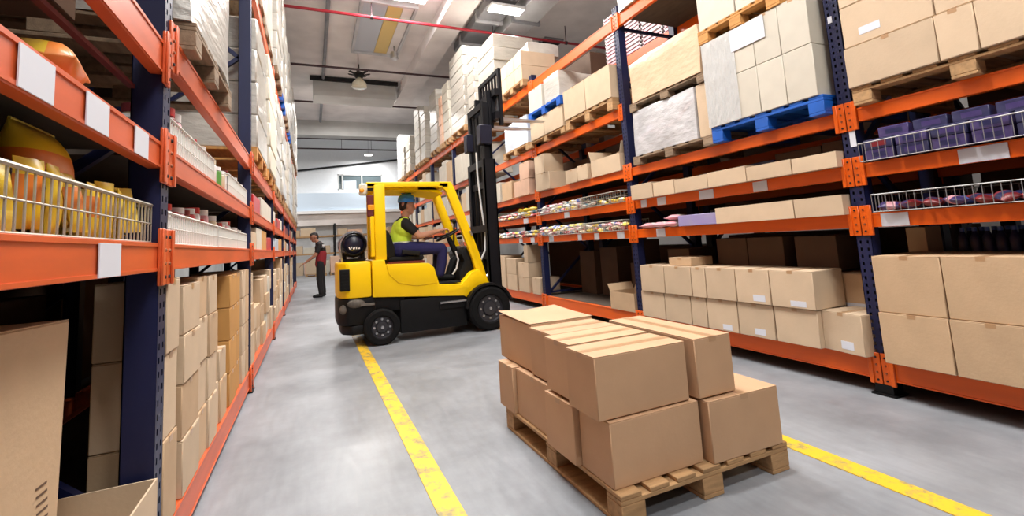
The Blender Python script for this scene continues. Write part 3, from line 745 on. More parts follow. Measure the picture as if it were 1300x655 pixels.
# ---- right rack, fourth bay
for i, (y0, y1, z0, z1) in enumerate(((7.17, 7.47, .25, .53), (7.6, 8.05, .25, .52), (7.6, 8.05, .522, .78), (7.6, 7.75, .782, 1.1), (8.15, 8.6, .25, .55), (8.15, 8.6, .552, .85), (8.7, 9.4, .25, .9))):
    carton(3.56, 3.95, y0, y1, z0, z1, f'tan carton low behind the forklift mast, {ORD[i]} along the fourth right bay', m='carton_pale', tape='x', detail=i < 4)
carton(3.50, 3.9, 7.22, 7.88, 1.99, 2.275, 'pinkish tan carton under another beside the mast, fourth right bay', m='carton_pink', tape='x')
carton(3.50, 3.9, 7.2, 7.59, 2.276, 2.58, 'pinkish tan carton stacked on top beside the mast, fourth right bay', m='carton_pink', tape='x')
carton(3.55, 3.9, 8.1, 8.6, 1.99, 2.35, 'tan carton seen just right of the mast, fourth right bay', m='carton')
carton(3.55, 3.9, 8.7, 9.3, 1.99, 2.4, 'white carton behind the mast, fourth right bay', m='carton_white')
pallet(3.50, 4.5, 7.14, 8.3, 2.77, .13, 'wooden pallet under the bluish white load at the fork tips', along='x')
load(3.49, 4.4, 7.16, 8.25, 2.9, 3.42, 'bluish white film-wrapped load at the fork tips', 'wrap_blue', rough=.03)
pallet(3.50, 4.5, 7.2, 8.25, 3.952, .12, 'wooden pallet on the highest beam behind the load guard', along='x')
for r in range(2):
    for i, (y0, y1) in enumerate(((7.22, 7.55), (7.56, 7.9), (7.91, 8.24))):
        carton(3.5, 4.2, y0, y1, 4.072+r*.27, 4.34+r*.27, f'tan carton on the highest pallet, {["lower", "upper"][r]} row, {ORD[i]} from the near end', m='carton_pale', tape='x', detail=False)
load(3.7, 4.4, 7.3, 8.1, 4.614, 4.85, 'crumpled clear film heap on the highest tan cartons', 'wrap', rough=.06)

# ---------------------------------------------------------------- far right bays
for i, (y0, y1, z1, m) in enumerate(((8.45, 9.45, 5.5, 'wrap'), (9.7, 10.25, 5.75, 'wrap'), (10.5, 11.7, 6.12, 'wrap'), (11.9, 12.55, 5.7, 'carton_white'), (12.68, 13.0, 5.5, 'carton_pink'), (13.2, 14.1, 5.9, 'wrap'), (14.8, 15.5, 5.85, 'wrap'), (15.7, 16.5, 6.1, 'wrap'), (17.4, 18.2, 5.45, 'wrap'), (18.7, 19.3, 5.3, 'wrap'), (19.6, 20.2, 6.0, 'wall_white'))):
    simple_pallet(3.46, 4.5, y0, y1, 3.952, .13, f'wooden pallet on the highest beam of the far right rack, {ORD[i]} along', 'wood')
    stack(3.46, 4.45, y0, y1, 4.082, z1, f'tall white wrapped stack on the highest beam, {ORD[i]} from the load guard' if m == 'wrap' else f'tall narrow {"pink" if m == "carton_pink" else "pale"} stack among white ones on the highest beam, {ORD[i]} along', 'wrap_grey' if m == 'wrap' else m)
rnd = random.Random(3); FAR = MB()
names = ['fourth', 'fifth', 'sixth', 'seventh', 'eighth']
for bi in range(3, 8):
    y0, y1 = RP[bi]+.1, RP[bi+1]-.1
    if bi > 3:
        for lv, zt, hmax in ((0, .25, .8), (1, 1.24, .22), (2, 1.59, .3), (3, 1.99, .65), (4, 2.77, 1.0)):
            y = y0; k = 0
            while y < y1-.3:
                w = min(rnd.uniform(.35, .62), y1-y); h = hmax*rnd.uniform(.55, 1)
                if rnd.random() < .88:
                    m = rnd.choice(['carton_pale', 'carton_white', 'carton', 'carton_white'])
                    if bi > 4 or (bi == 4 and lv in (1, 2)): FAR.box(3.56, 4.1, y, y+w-.02, zt, zt+h, m)
                    elif lv == 4: carton(3.52, 4.3, y, y+w-.02, zt, zt+h, 'pale carton standing on the upper beams of the far right rack behind the forklift', 'far right upper cartons', m='carton_white', detail=False)
                    else: carton(3.54+rnd.uniform(0, .06), 4.1, y, y+w-.02, zt, zt+h, ['carton low on the far right rack behind the forklift', 'small carton on the narrow shelves of the far right rack', 'small carton on the narrow shelves of the far right rack', 'carton on the third shelf of the far right rack behind the mast'][lv], f'far right cartons, {["bottom", "narrow shelf", "narrow shelf", "third shelf"][lv]}', m=m, detail=False)
                y += w; k += 1

o = FAR.build('cardboard_cartons', 'carton_pale'); tag(o, 'mass of small pale cartons filling the farthest right bays beyond the mast', 'boxes', None, 'stuff')
# ---- racking behind the right one: big dark loads added to block light
for bi in range(4):
    for (zt, h, ln) in ((.25, .85, 'bottom'), (1.3, .55, 'second'), (1.99, 1.2, 'third'), (3.95, .8, 'highest')):
        for j in range(1):
            ya = RP[bi]+.15
            if bi in (1, 2) and zt > 3: continue
            carton(4.98, 5.6, ya, ya+2.25, zt, zt+h*(.85+.15*((bi+j) % 2)), f'brown light-blocking carton added on the {ln} level of the racking behind the right rack', f'light-blocking cartons behind, {ln} level', m='carton_dark', detail=False)
# crates in a lattice far behind the upper right beams
for j in range(4):
    for k in range(6):
        e = empty('plastic_crate', (5.2, 4.97+j*.5, 3.953+k*.2), 'slatted pale pink crate stacked high behind the blue post', 'crate', 'slatted crates high behind the blue post')
        b = MB(); ya, yb, za = 4.74+j*.5, 5.2+j*.5, 3.953+k*.2
        for q in range(3): b.box(4.98, 5.5, ya, ya+.012, za+.01+q*.06, za+.045+q*.06); b.box(4.98, 5.5, yb-.012, yb, za+.01+q*.06, za+.045+q*.06); b.box(4.98, 4.992, ya, yb, za+.01+q*.06, za+.045+q*.06); b.box(5.488, 5.5, ya, yb, za+.01+q*.06, za+.045+q*.06)
        b.build('slats', 'pk_pink', e)
        b = MB(); b.box(4.98, 5.5, ya, yb, za, za+.01)
        for (px_, py_) in ((4.98, ya), (5.48, ya), (4.98, yb-.02), (5.48, yb-.02)): b.box(px_, px_+.02, py_, py_+.02, za, za+.195)
        b.build('crate_frame', 'wall_white', e)

# ---------------------------------------------------------------- wire baskets and goods
def basket(x0, x1, y0, y1, z0, z1, label, m='wire', pitch=.035, r=.0028, liner=None, group=None, mid=True):
    e = empty('wire_basket', ((x0+x1)/2, (y0+y1)/2, z0), label, 'basket', group)
    b = MB(); n = max(3, int((y1-y0)/pitch)); z0 += .004
    for i in range(n+1):
        y = y0+(y1-y0)*i/n
        for x in (x0, x1): b.tube([(x, y, z0), (x, y, z1)], r, 5)
        if i % 2 == 0: b.tube([(x0, y, z0), (x1, y, z0)], r, 5)
    n2 = max(3, int((x1-x0)/pitch))
    for i in range(1, n2):
        x = x0+(x1-x0)*i/n2
        for y in (y0, y1): b.tube([(x, y, z0), (x, y, z1)], r, 5)
    b.build('wire_mesh', m, e)
    b = MB()
    for z, rr in ((z1, r*2.2), (z0+(z1-z0)*.5, r), (z0, r*1.3))[::1 if mid else 2]: b.tube([(x0, y0, z), (x1, y0, z), (x1, y1, z), (x0, y1, z), (x0, y0, z)], rr, 6)
    b.build('rim', m, e)
    if liner:
        b = MB(); t = .003; a = .006
        b.box(x0+a, x0+a+t, y0+a, y1-a, z0, z1-.012); b.box(x1-a-t, x1-a, y0+a, y1-a, z0, z1-.012); b.box(x0+a, x1-a, y0+a, y0+a+t, z0, z1-.012); b.box(x0+a, x1-a, y1-a-t, y1-a, z0, z1-.012)
        b.build('liner', liner, e)
    return e
def packet_mesh(w, d, h, m, m2, sd=0):
    """pillow packet: puffed middle, flat crimped ends, a coloured band"""
    b = MB(); nx, ny = 8, 6; top = []; R = random.Random(sd)
    def z(i, j):
        u = abs(i/nx*2-1); v = abs(j/ny*2-1); return h/2*max(.04, (1-u**4)*(1-v**3))+R.uniform(-.002, .002)
    vs = []; fs = []
    for s in (1, -1):
        for i in range(nx+1):
            for j in range(ny+1): vs.append(((i/nx-.5)*w, (j/ny-.5)*d, h/2+s*z(i, j)))
    k = (nx+1)*(ny+1)
    f1 = []; f2 = []
    for i in range(nx):
        for j in range(ny):
            a = i*(ny+1)+j; q = (a, a+ny+1, a+ny+2, a+1)
            (f2 if 2 <= i < 5 else f1).append(q); (f2 if 2 <= i < 5 else f1).append(tuple(x+k for x in q[::-1]))
    for i in range(nx):
        for j in (0, ny):
            a = i*(ny+1)+j; f1.append((a, a+ny+1, a+ny+1+k, a+k))
    for j in range(ny):
        for i in (0, nx):
            a = i*(ny+1)+j; f1.append((a, a+1, a+1+k, a+k))
    b.add(vs, f1, m); b.add(vs, f2, m2)
    return b.mesh('snack_packet', m, smooth=60)
def brick_mesh(w, d, h, m, m2):
    b = MB(); b.box(-w/2, w/2, -d/2, d/2, 0, h, m, bev=.004); b.box(-w/2-.0006, w/2+.0006, -d*.3, d*.25, h*.25, h*.7, m2)
    return b.mesh('small_box', m)
def put(me, loc, rot, name, label, cat, group):
    o = bpy.data.objects.new(name, me); COL.objects.link(o); o.location = loc; o.rotation_euler = rot
    return tag(o, label, cat, group)
R = random.Random(11)
YP = [packet_mesh(.17, .075, .034, 'pk_yellow', 'pk_yellow2', 1), packet_mesh(.16, .07, .03, 'pk_yellow2', 'pk_yellow', 2), packet_mesh(.16, .075, .034, 'pk_yellow', 'pk_orange', 3), packet_mesh(.16, .08, .034, 'pk_navy', 'pk_yellow', 4), packet_mesh(.17, .07, .03, 'pk_yellow', 'pk_yellow', 5)]
# left rack, nearest bay: yellow snacks
basket(-.95, -.545, .45, 2.1, 1.27, 1.41, 'wire basket of yellow packets at the left edge of the photo', m='wire', pitch=.034, r=.0028)
for i in range(60):
    y = .9+1.1*(i % 15)/14; L = i//15
    put(R.choice(YP), (-.67-.10*(L % 2)+R.uniform(-.02, .02), y+R.uniform(-.03, .03), 1.283+.04*(L//2)), (R.uniform(-.45, .45), R.uniform(-.45, .45), R.uniform(0, 3.1)), 'snack_packet', 'small yellow snack packet lying in the wire basket at the left', 'packet', 'yellow packets in the left basket')
for i in range(22):
    put(R.choice(YP), (-.594-.05*(i % 2), .95+.052*i, 1.36+R.uniform(-.02, .02)), (R.uniform(-.25, .25), 1.5+R.uniform(-.2, .1), R.uniform(-.25, .25)), 'snack_packet', 'yellow snack packet standing against the front wires of the left basket', 'packet', 'standing yellow packets in the left basket')
e = empty('snack_bag', (-.64, 1.56, 1.345), 'large orange and yellow snack bag standing up in the left basket', 'bag')
b = MB(); vs = []; nz_, nt_ = 9, 20
for i in range(nz_+1):
    q = i/nz_; th = .055*(1-abs(q*2-1)**3)+.003; hw = .115*(1-.06*math.sin(q*9))
    for k in range(nt_):
        t = 2*PI*k/nt_; vs.append((-.64-.03*q+th*math.cos(t), 1.565+hw*math.copysign(abs(math.sin(t))**.7, math.sin(t))+.02*q, 1.345+.225*q))
fo, fy = [], []
for i in range(nz_):
    for k in range(nt_): (fo if 1 <= i < 6 else fy).append((i*nt_+k, i*nt_+(k+1) % nt_, (i+1)*nt_+(k+1) % nt_, (i+1)*nt_+k))
fy += [tuple(range(nt_)), tuple(nz_*nt_+k for k in range(nt_))]
b.add(vs, fo, 'pk_orange'); b.add(vs, fy, 'pk_yellow'); b.build('bag_body', 'pk_orange', e, smooth=60)
b = MB(); b.tube([(-.67, 1.48, 1.571), (-.67, 1.69, 1.571)], .004, 6); b.build('bag_seal', 'pk_yellow2', e)
put(packet_mesh(.15, .2, .12, 'pk_orange', 'pk_yellow', 12), (-.62, 1.50, 1.653), (0, 0, .2), 'snack_bag', 'orange snack bag lying on the upper left shelf between price cards', 'bag', None)
# dim goods on that upper shelf
for i, (y0, y1, z1, x) in enumerate(((.4, .95, 1.92, -.95), (1.0, 1.45, 1.86, -1.0), (1.55, 2.05, 1.80, -.95))):
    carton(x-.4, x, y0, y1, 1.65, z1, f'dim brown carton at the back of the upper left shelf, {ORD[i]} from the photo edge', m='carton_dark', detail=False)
for i, (y0, y1) in enumerate(((.3, .95), (1.1, 2.0))):  # loads added over the nearest left bay to block lamp light
    carton(-1.5, -.75, y0, y1, 2.05, 2.6, f'dim light-blocking carton added on the beams at the top left corner, {ORD[i]} one', m='carton_dark', detail=False)
# left rack, nearest bay: floor level
o = carton(-1.2, -.61, .95, 1.64, .205, 1.075, 'huge tall tan carton at the left edge of the photo', m='carton', tape='x', lean=-.04)
b = MB()
for i in range(7): b.box(.2955, .2962, .25-.004*i, .30-.004*i, .36+.02*i, .365+.02*i)
p = bpy.data.objects.new('printed_marks', b.mesh('printed_marks', 'carton_dark', smooth=0)); COL.objects.link(p); p.parent = o
open_carton(-.86, -.50, 1.66, 2.075, .19, .455, 'open white-rimmed carton beside the huge tall carton, bottom left', m='carton_pale', flaps='x-', fl=.12, ang=.9)
for i, (y0, y1, z0, z1) in enumerate(((1.6, 2.05, .19, .42),)):
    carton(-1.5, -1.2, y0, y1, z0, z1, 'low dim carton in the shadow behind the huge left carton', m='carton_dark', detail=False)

# left rack, second bay: baskets with jars
def jar(m, cap, r=.045, h=.12, label='', loc=(0, 0, 0), group=None, detail=True):
    e = empty('jar', loc, label, 'jar', group)
    x, y, z = loc
    MB().lathe([(r*.92, z), (r, z+.006), (r, z+h*.78), (r*.85, z+h*.84)], (x, y, 0), 'z', 14).build('jar_body', m, e)
    MB().lathe([(r*.95, z+h*.84), (r*.95, z+h), (r*.9, z+h)], (x, y, 0), 'z', 14).build('lid', cap, e)
    return e
BK = [(-.9, -.545, 2.30, 3.42, 1.27, 1.40), (-.9, -.545, 3.47, 4.25, 1.27, 1.40), (-.9, -.545, 4.3, 4.85, 1.27, 1.40)]
for i, a in enumerate(BK): basket(*a, f'white lined wire basket on the lower narrow left shelf, second bay, {ORD[i]} from the post', m='wire_white', liner='white')
BK2 = [(-.9, -.545, 2.32, 3.28, 1.65, 1.80), (-.9, -.545, 3.82, 4.35, 1.65, 1.80), (-.9, -.545, 4.38, 4.85, 1.65, 1.80)]
for i, a in enumerate(BK2): basket(*a, f'white lined wire basket on the upper narrow left shelf, second bay, {ORD[i]} from the post', m='wire_white', liner='white')
js = [('pk_red', 'white'), ('white', 'pk_red'), ('pk_maroon', 'pk_red'), ('pk_pink', 'white'), ('pk_cream', 'pk_maroon')]
for lv, (z, bs) in enumerate(((1.275, BK), (1.655, BK2))):
    for bi, a in enumerate(bs):
        n = int((a[3]-a[2])/.115)
        for i in range(n):
            for j in range(2):
                mm = js[(i+2*j+bi+lv) % 5] if bi == 0 else js[(i*3+j+bi) % 5] if i % 3 else ('pk_cream', 'white')
                h = (.20, .22)[lv]*R.uniform(.72, 1.12 if bi == 0 else 1.0)
                jar(*mm, r=.046, h=h, loc=(a[1]-.07-.11*j, a[2]+.075+i*.113, z+.004), label=f'small jar packed in the {["lower", "upper"][lv]} white left basket, {ORD[bi]} from the post', group=f'jars in {["lower", "upper"][lv]} basket {ORD[bi]}')
jar('pk_green', 'white', r=.075, h=.15, loc=(-.62, 3.55, 1.65), label='large green jar with a pale lid between baskets on the left rack')
jar('white', 'pk_cream', r=.06, h=.17, loc=(-.61, 3.40, 1.65), label='white tub beside the large green jar on the left rack')
jar('pk_cream', 'white', r=.06, h=.15, loc=(-.61, 3.72, 1.65), label='cream tub past the large green jar on the left rack')

# left rack, second bay: carton wall on the bottom shelf
xs = -.525
LB = [(2.225, 2.42, [(.19, .52), (.522, .84), (.842, 1.13)], 0), (2.425, 2.51, [(.19, .30)], .05), (2.515, 2.845, [(.19, .425), (.427, .66), (.662, .87), (.872, 1.09)], 0),
      (2.85, 3.07, [(.19, .43), (.432, .67), (.672, .895), (.897, 1.11)], .01), (3.075, 3.31, [(.19, .44), (.442, .665), (.667, .89), (.892, 1.105)], 0), (3.32, 3.48, [(.19, .45), (.452, .73)], .02), (3.485, 3.72, [(.19, .44), (.442, .62)], .01)]
k = 0
for i, (y0, y1, zs, dx) in enumerate(LB):
    for j, (z0, z1) in enumerate(zs):
        carton(xs-(.22 if i < 4 else .38)-dx, xs-dx+(-.0 if j % 2 else .006), y0, y1-.004, z0, z1, f'tan carton in the bottom left wall of boxes, {ORD[i]} column from the post, {["lowest", "second", "third", "topmost"][j]}', m='carton_pale' if (i+j) % 3 else 'carton', tape='x')
for j in range(4):
    for c, (y0, y1) in enumerate(((3.80, 4.10), (4.11, 4.36))):
        carton(xs-.36, xs+.0-.01*c, y0, y1, .19+j*.222, .41+j*.222, f'ochre kraft carton in the warm-coloured stacks, {["nearer", "farther"][c]} stack, {["lowest", "second", "third", "topmost"][j]}', m='carton_kraft', tape='x')
    carton(xs-.36, xs, 4.42, 4.62, .19+j*.225, .413+j*.225, f'tan carton just before the second left post, nearer stack, {["lowest", "second", "third", "topmost"][j]}', m='carton_pale', tape='x')
    carton(xs-.36, xs, 4.63, 4.84, .19+j*.225, .413+j*.225, f'tan carton against the second left post, farther stack, {["lowest", "second", "third", "topmost"][j]}', m='carton', tape='x')
# ---- left rack: pallets on the upper beams
pallet(-1.5, -.465, 2.36, 3.36, 2.13, .13, 'weathered pallet overhanging the left beam beside the near post', m='wood_grey', along='x')
load(-1.45, -.455, 2.33, 3.38, 2.262, 3.84, 'tall white wrapped load beside the near left post', 'wrap', rough=.03, n=9)
FL = [(5.05, 6.15, 2.13, 3.6), (6.35, 7.5, 2.13, 3.75), (7.8, 8.9, 2.13, 3.7), (9.1, 10.25, 2.13, 3.8), (10.6, 11.7, 2.13, 3.7), (11.9, 13.0, 2.13, 3.85), (13.3, 14.4, 2.13, 3.7), (14.6, 15.75, 2.13, 3.8), (16.1, 17.2, 2.13, 3.7), (17.4, 18.5, 2.13, 3.8)]
for i, (y0, y1, z0, z1) in enumerate(FL):
    simple_pallet(-1.5, -.48, y0, y1, z0, .13, f'orange-tinted pallet on the upper left beams, {ORD[i]} past the second post', 'wood_orange' if i < 2 else 'wood')
    stack(-1.45, -.465+.02*(i % 2), y0, y1, z0+.13, z1, f'white wrapped load on the upper left beams, {ORD[i]} past the second post', 'wrap' if i % 3 != 1 else 'carton_white', lay=.3)
for i, (y0, y1) in enumerate(((7.8, 9.0), (9.2, 10.3), (10.6, 11.8), (12.0, 13.0), (13.3, 14.5), (14.7, 15.8), (16.0, 17.3), (17.4, 18.5))):
    m = 'pallet_blue' if i in (1, 3) else 'wood_grey'
    simple_pallet(-1.5, -.46, y0, y1, 4.022, .13, f'{"blue" if i in (1, 3) else "grey"} pallet on the highest left beams, {ORD[i]} along', m)
    stack(-1.45, -.44, y0, y1, 4.152, 5.9+.2*(i % 2), f'tall white wrapped stack on the highest left beams, {ORD[i]} along', 'wrap', lay=.3)
rk = rack(-2.72, 1, [-3.3, -.55, 2.16, 4.92, 7.67], 4.15, lambda i: [(.19, .16), (1.3, .1), (2.1, .12), (4.02, .14)], 'dim racking added to block light, standing back to back behind the left rack', lambda i: [0, 1, 2], [], 'orange_sheen', (), 1.0)  # rack added to block light reaching the left rack from behind
for bi, y0 in enumerate((-3.2, -.45, 2.26, 5.02)):  # big dark cartons added there as light blockers
    for (zt, h, ln) in ((.19, .9, 'bottom'), (1.3, .65, 'second'), (2.1, 1.6, 'third'), (4.02, 1.2, 'highest')):
        if bi > 0 or zt < 1:
            carton(-2.65, -1.9, y0+.04, y0+2.56, zt, zt+h*(.9+.1*(bi % 2)), f'brown light-blocking carton added on the {ln} level of the racking behind the left rack', f'light-blocking cartons behind left rack, {ln} level', m='carton_dark', detail=False)
for i, (y0, y1) in enumerate(((-.4, .75), (.8, 1.95), (2.3, 3.5), (3.6, 4.8), (5.1, 6.2), (6.4, 7.5))):  # unseen loads added overhead to block light into the left rack
    simple_pallet(-1.5, -.5, y0, y1, 4.022, .13, f'unseen light-blocking pallet on the highest left beams above the frame, {ORD[i]} from the near end', 'wood_grey')
    stack(-1.45, -.5, y0, y1, 4.152, 5.7, f'added light-blocking stack on the highest left beams above the frame, {ORD[i]} from the near end', 'wrap', lay=.5)
for i, (y0, y1) in enumerate(((-.4, .7), (.8, 1.9))):  # unseen loads added over the nearest right bay to block light
    simple_pallet(3.55, 4.5, y0, y1, 3.952, .13, f'unseen light-blocking pallet on the highest right beams above the frame, {ORD[i]} from the near end', 'wood_grey')
    stack(3.6, 4.5, y0, y1, 4.082, 5.2, f'added light-blocking stack on the highest right beams above the frame, {ORD[i]} from the near end', 'wrap', lay=.5)
# ---- left rack: farther bays
rnd = random.Random(5); FARL = MB()
for bi in range(2, 7):
    y0, y1 = LP[bi]+.08, LP[bi+1]-.08 if bi < 6 else 18.6
    if bi >= 6: break
    y = y0; c = 0
    while y < y1-.2:
        w = min(rnd.uniform(.24, .42), y1-y); z = .19; j = 0; top = rnd.choice([.85, 1.05, 1.1, .7])
        while z < top-.15:
            h = min(rnd.uniform(.2, .3), 1.13-z)
            m = rnd.choice(['carton_pale', 'carton', 'carton_pale', 'carton_white']); xa = xs+rnd.uniform(-.03, .005)
            if bi > 3: FARL.box(xs-.4, xa, y, y+w-.012, z, z+h, m)
            else: carton(xs-.40, xa, y, y+w-.012, z, z+h, f'tan carton in the bottom-shelf stacks, {["third", "fourth", "fifth", "sixth"][bi-2]} bay of the left rack', f'bottom-shelf cartons, left bay {["three", "four", "five", "six"][bi-2]}', m=m, detail=False)
            z += h+.001; j += 1
        y += w; c += 1
    for zt in (1.27, 1.65):
        y = y0
        while y < y1-.2:
            w = min(rnd.uniform(.35, .7), y1-y); h = rnd.uniform(.12, .24)
            if not (bi == 2 and zt > 1.5 and y < y0+1.2) and not (bi == 2 and zt > 1.5):
                m = rnd.choice(['carton_white', 'carton_pale', 'wrap_blue', 'carton_kraft', 'pk_red'] if zt < 1.5 else ['pk_red', 'carton_white', 'pk_maroon', 'carton_pale'])
                nm = {'pk_red': 'red', 'pk_maroon': 'dark red', 'wrap_blue': 'bluish white', 'carton_white': 'white', 'carton_kraft': 'ochre', 'carton_pale': 'tan'}[m]
                carton(xs-.4, xs-.015, y, y+w-.02, zt, zt+h, f'{nm} box on the {"lower" if zt < 1.5 else "upper"} narrow shelf, {["third", "fourth", "fifth", "sixth"][bi-2]} bay of the left rack', f'{nm} boxes {"lower" if zt < 1.5 else "upper"} narrow shelf left bay {["three", "four", "five", "six"][bi-2]}', m=m, detail=False)
            y += w
tag(FARL.build('cardboard_cartons', 'carton_pale'), 'mass of tan cartons on the bottom shelves of the farthest left bays', 'boxes', None, 'stuff')
carton(xs-.38, xs-.01, 5.3, 5.95, 1.65, 1.83, 'bright red box on the upper narrow left shelf past the second post', m='pk_red', detail=False, name='red_box')
carton(xs-.38, xs-.01, 6.1, 7.5, 1.65, 1.88, 'long white box beside the red one on the upper narrow left shelf', m='carton_white', detail=False)

# ---------------------------------------------------------------- right rack goods on narrow shelves
PB_ = [brick_mesh(.12, .17, .07, 'pk_navy', 'pk_purple'), brick_mesh(.12, .17, .07, 'pk_navy', 'pk_maroon'), brick_mesh(.12, .17, .07, 'pk_purple', 'pk_navy')]
basket(3.50, 3.95, .55, 1.935, 1.59, 1.72, 'wire basket of purple packs, upper narrow shelf at the right edge', pitch=.04, r=.0022, m='wire_grey', mid=False)
for i in range(28):
    c, l = i % 7, i//7
    put(R.choice(PB_), (3.585+.15*(l % 2), 1.83-.19*c, 1.597+.072*(l//2)), (0, 0, R.uniform(-.06, .06)), 'small_box', 'dark purple pack in the upper wire basket at the right edge', 'box', 'purple packs in the upper right basket')
for i in range(6): put(R.choice(PB_), (3.62, 1.75-.2*i, 1.741), (0, 0, R.uniform(-.1, .1)), 'small_box', 'purple pack heaped above the rim of the upper right basket', 'box', 'purple packs above the rim')
basket(3.50, 3.95, .6, 1.9, 1.24, 1.36, 'wire basket of small dim packs, lower narrow shelf at the right edge', pitch=.04, r=.0022, m='wire_grey', mid=False)
PD = [packet_mesh(.12, .09, .05, a, b_, i) for i, (a, b_) in enumerate((('pk_navy', 'pk_blue'), ('pk_maroon', 'pk_navy'), ('pk_purple', 'pk_pink'), ('pk_maroon', 'pk_purple')))]
for i in range(30):
    c, l = i % 10, i//10
    put(R.choice(PD), (3.56+.12*(l % 3), 1.83-.115*c, 1.25+R.uniform(0, .01)), (R.uniform(-.3, .3), R.uniform(-.3, .3), R.uniform(0, 3)), 'snack_packet', 'small dim packet in the lower wire basket at the right edge', 'packet', 'packets in the lower right basket')
pm = packet_mesh(.3, .17, .065, 'pk_pink', 'pk_white', 20)
for i in range(4): put(pm, (3.62+.01*i, 3.88+.2*(i % 3), 1.242+.066*(i//3)), (0, 0, .1*i), 'pink_packet', 'pink packet piled past the lilac box on the lower narrow shelf', 'packet', 'pink packets by the lilac box')
PM = [packet_mesh(.13, .1, .05, a, b_, 30+i) for i, (a, b_) in enumerate((('pk_white', 'pk_pink'), ('pk_pink', 'pk_red'), ('pk_white', 'pk_blue'), ('pk_yellow2', 'pk_white'), ('pk_white', 'pk_teal'), ('pk_cream', 'pk_red')))]
def heap(y0, y1, z, n, label, group, x0=3.53, x1=3.85, rows=2, pal=PM, hump=.045):
    cols_ = n//rows//2 or 1
    for i in range(n):
        c = i//(rows*2); r = i % 2; l = (i//2) % rows
        put(R.choice(pal), (x0+.06+(x1-x0-.12)*r, y0+.07+(y1-y0-.14)*c/max(1, (n-1)//(rows*2)), z+hump*l+R.uniform(0, .01)), (R.uniform(-.35, .35), R.uniform(-.35, .35), R.uniform(0, 3.1)), 'snack_packet', label, 'packet', group)
basket(3.50, 3.9, 4.66, 5.68, 1.59, 1.735, 'empty-looking wire basket on the upper narrow shelf, third right bay', pitch=.05, r=.003)
basket(3.50, 3.9, 5.72, 7.0, 1.59, 1.69, 'low wire basket full of pale packets, upper narrow shelf, third right bay', pitch=.06, r=.002, m='wire_white')
heap(5.72, 7.0, 1.60, 56, 'small pale packet heaped on the upper narrow shelf, third right bay', 'upper packets third right bay', rows=3, hump=.042)
heap(4.68, 5.66, 1.60, 10, 'small packet low in the empty-looking basket, third right bay', 'packets in the empty-looking basket', rows=1)
basket(3.50, 3.9, 4.66, 5.6, 1.24, 1.37, 'wire basket of pink and white packets, lower narrow shelf, third right bay', pitch=.05, r=.003)
basket(3.50, 3.9, 5.64, 7.0, 1.24, 1.35, 'wire basket of coloured packets farther along the lower narrow shelf, third right bay', pitch=.06, r=.002, m='wire_white')
heap(4.66, 5.6, 1.25, 36, 'pink or white packet in the near lower basket, third right bay', 'near lower packets third right bay', rows=2)
heap(5.64, 7.0, 1.25, 60, 'coloured packet in the far lower basket, third right bay', 'far lower packets third right bay', rows=3, hump=.042)
heap(7.2, 9.3, 1.60, 56, 'small packet heaped on the upper narrow shelf beside the mast, fourth right bay', 'upper packets fourth right bay', rows=2, hump=.05)
heap(7.2, 9.3, 1.25, 56, 'small packet heaped on the lower narrow shelf beside the mast, fourth right bay', 'lower packets fourth right bay', rows=2, hump=.05)
YB = [packet_mesh(.16, .12, .06, 'pk_yellow', 'pk_yellow2', 41)]
heap(7.2, 7.9, 1.70, 6, 'yellow packet crowning the heap just right of the mast', 'yellow packets by the mast', rows=1, pal=YB)

# ---------------------------------------------------------------- far end of the hall
e = empty('pallet_rack', (1.8, 28.6, 0), 'distant low racking below the white fascia behind the standing worker', 'pallet rack')
for x in (-1.2, 1.2, 3.6, 6.0):
    b = MB(); b.box(x-.05, x+.05, 27.6, 27.7, 0, 2.75); b.box(x-.05, x+.05, 28.6, 28.7, 0, 2.75); b.build('upright', 'dark', e)
for x in (-1.2, 1.2, 3.6):
    for z in (1.15, 2.1): MB().box(x+.05, x+2.35, 27.6, 28.7, z-.08, z).build('shelf_deck', 'wood', e)
rnd = random.Random(9)
for lv, z in enumerate((0., 1.15, 2.1)):
    x = -1.05
    while x < 5.6:
        w = rnd.uniform(.45, .85); h = rnd.uniform(.55, .9) if lv == 0 else rnd.uniform(.3, .7) if lv == 1 else rnd.uniform(.25, .5)
        if not any(abs(x+w/2-q) < w/2+.1 for q in (-1.2, 1.2, 3.6, 6.0)) and rnd.random() < .9:
            carton(x, x+w, 27.65, 28.5, z, z+h, f'distant pale carton on the {["floor", "middle", "top"][lv]} level below the white fascia', f'distant cartons, {["floor", "middle", "top"][lv]} level', m=rnd.choice(['carton_pale', 'carton', 'carton_pink', 'carton_white']), detail=False)
        x += w+.04
for i in range(5):
    x = -.3+i*1.15
    simple_pallet(x, x+1.0, 25.6, 26.6, 0, .13, 'wooden pallet on the far floor behind the standing worker', 'wood', 'far floor pallets')
    carton(x+.03, x+.97, 25.62, 26.55, .131, .85+.1*(i % 3), f'big {"pinkish" if i % 2 else "tan"} carton on a far floor pallet, {ORD[i]} from the left rack', m='carton_pink' if i % 2 else 'carton_pale', detail=False)

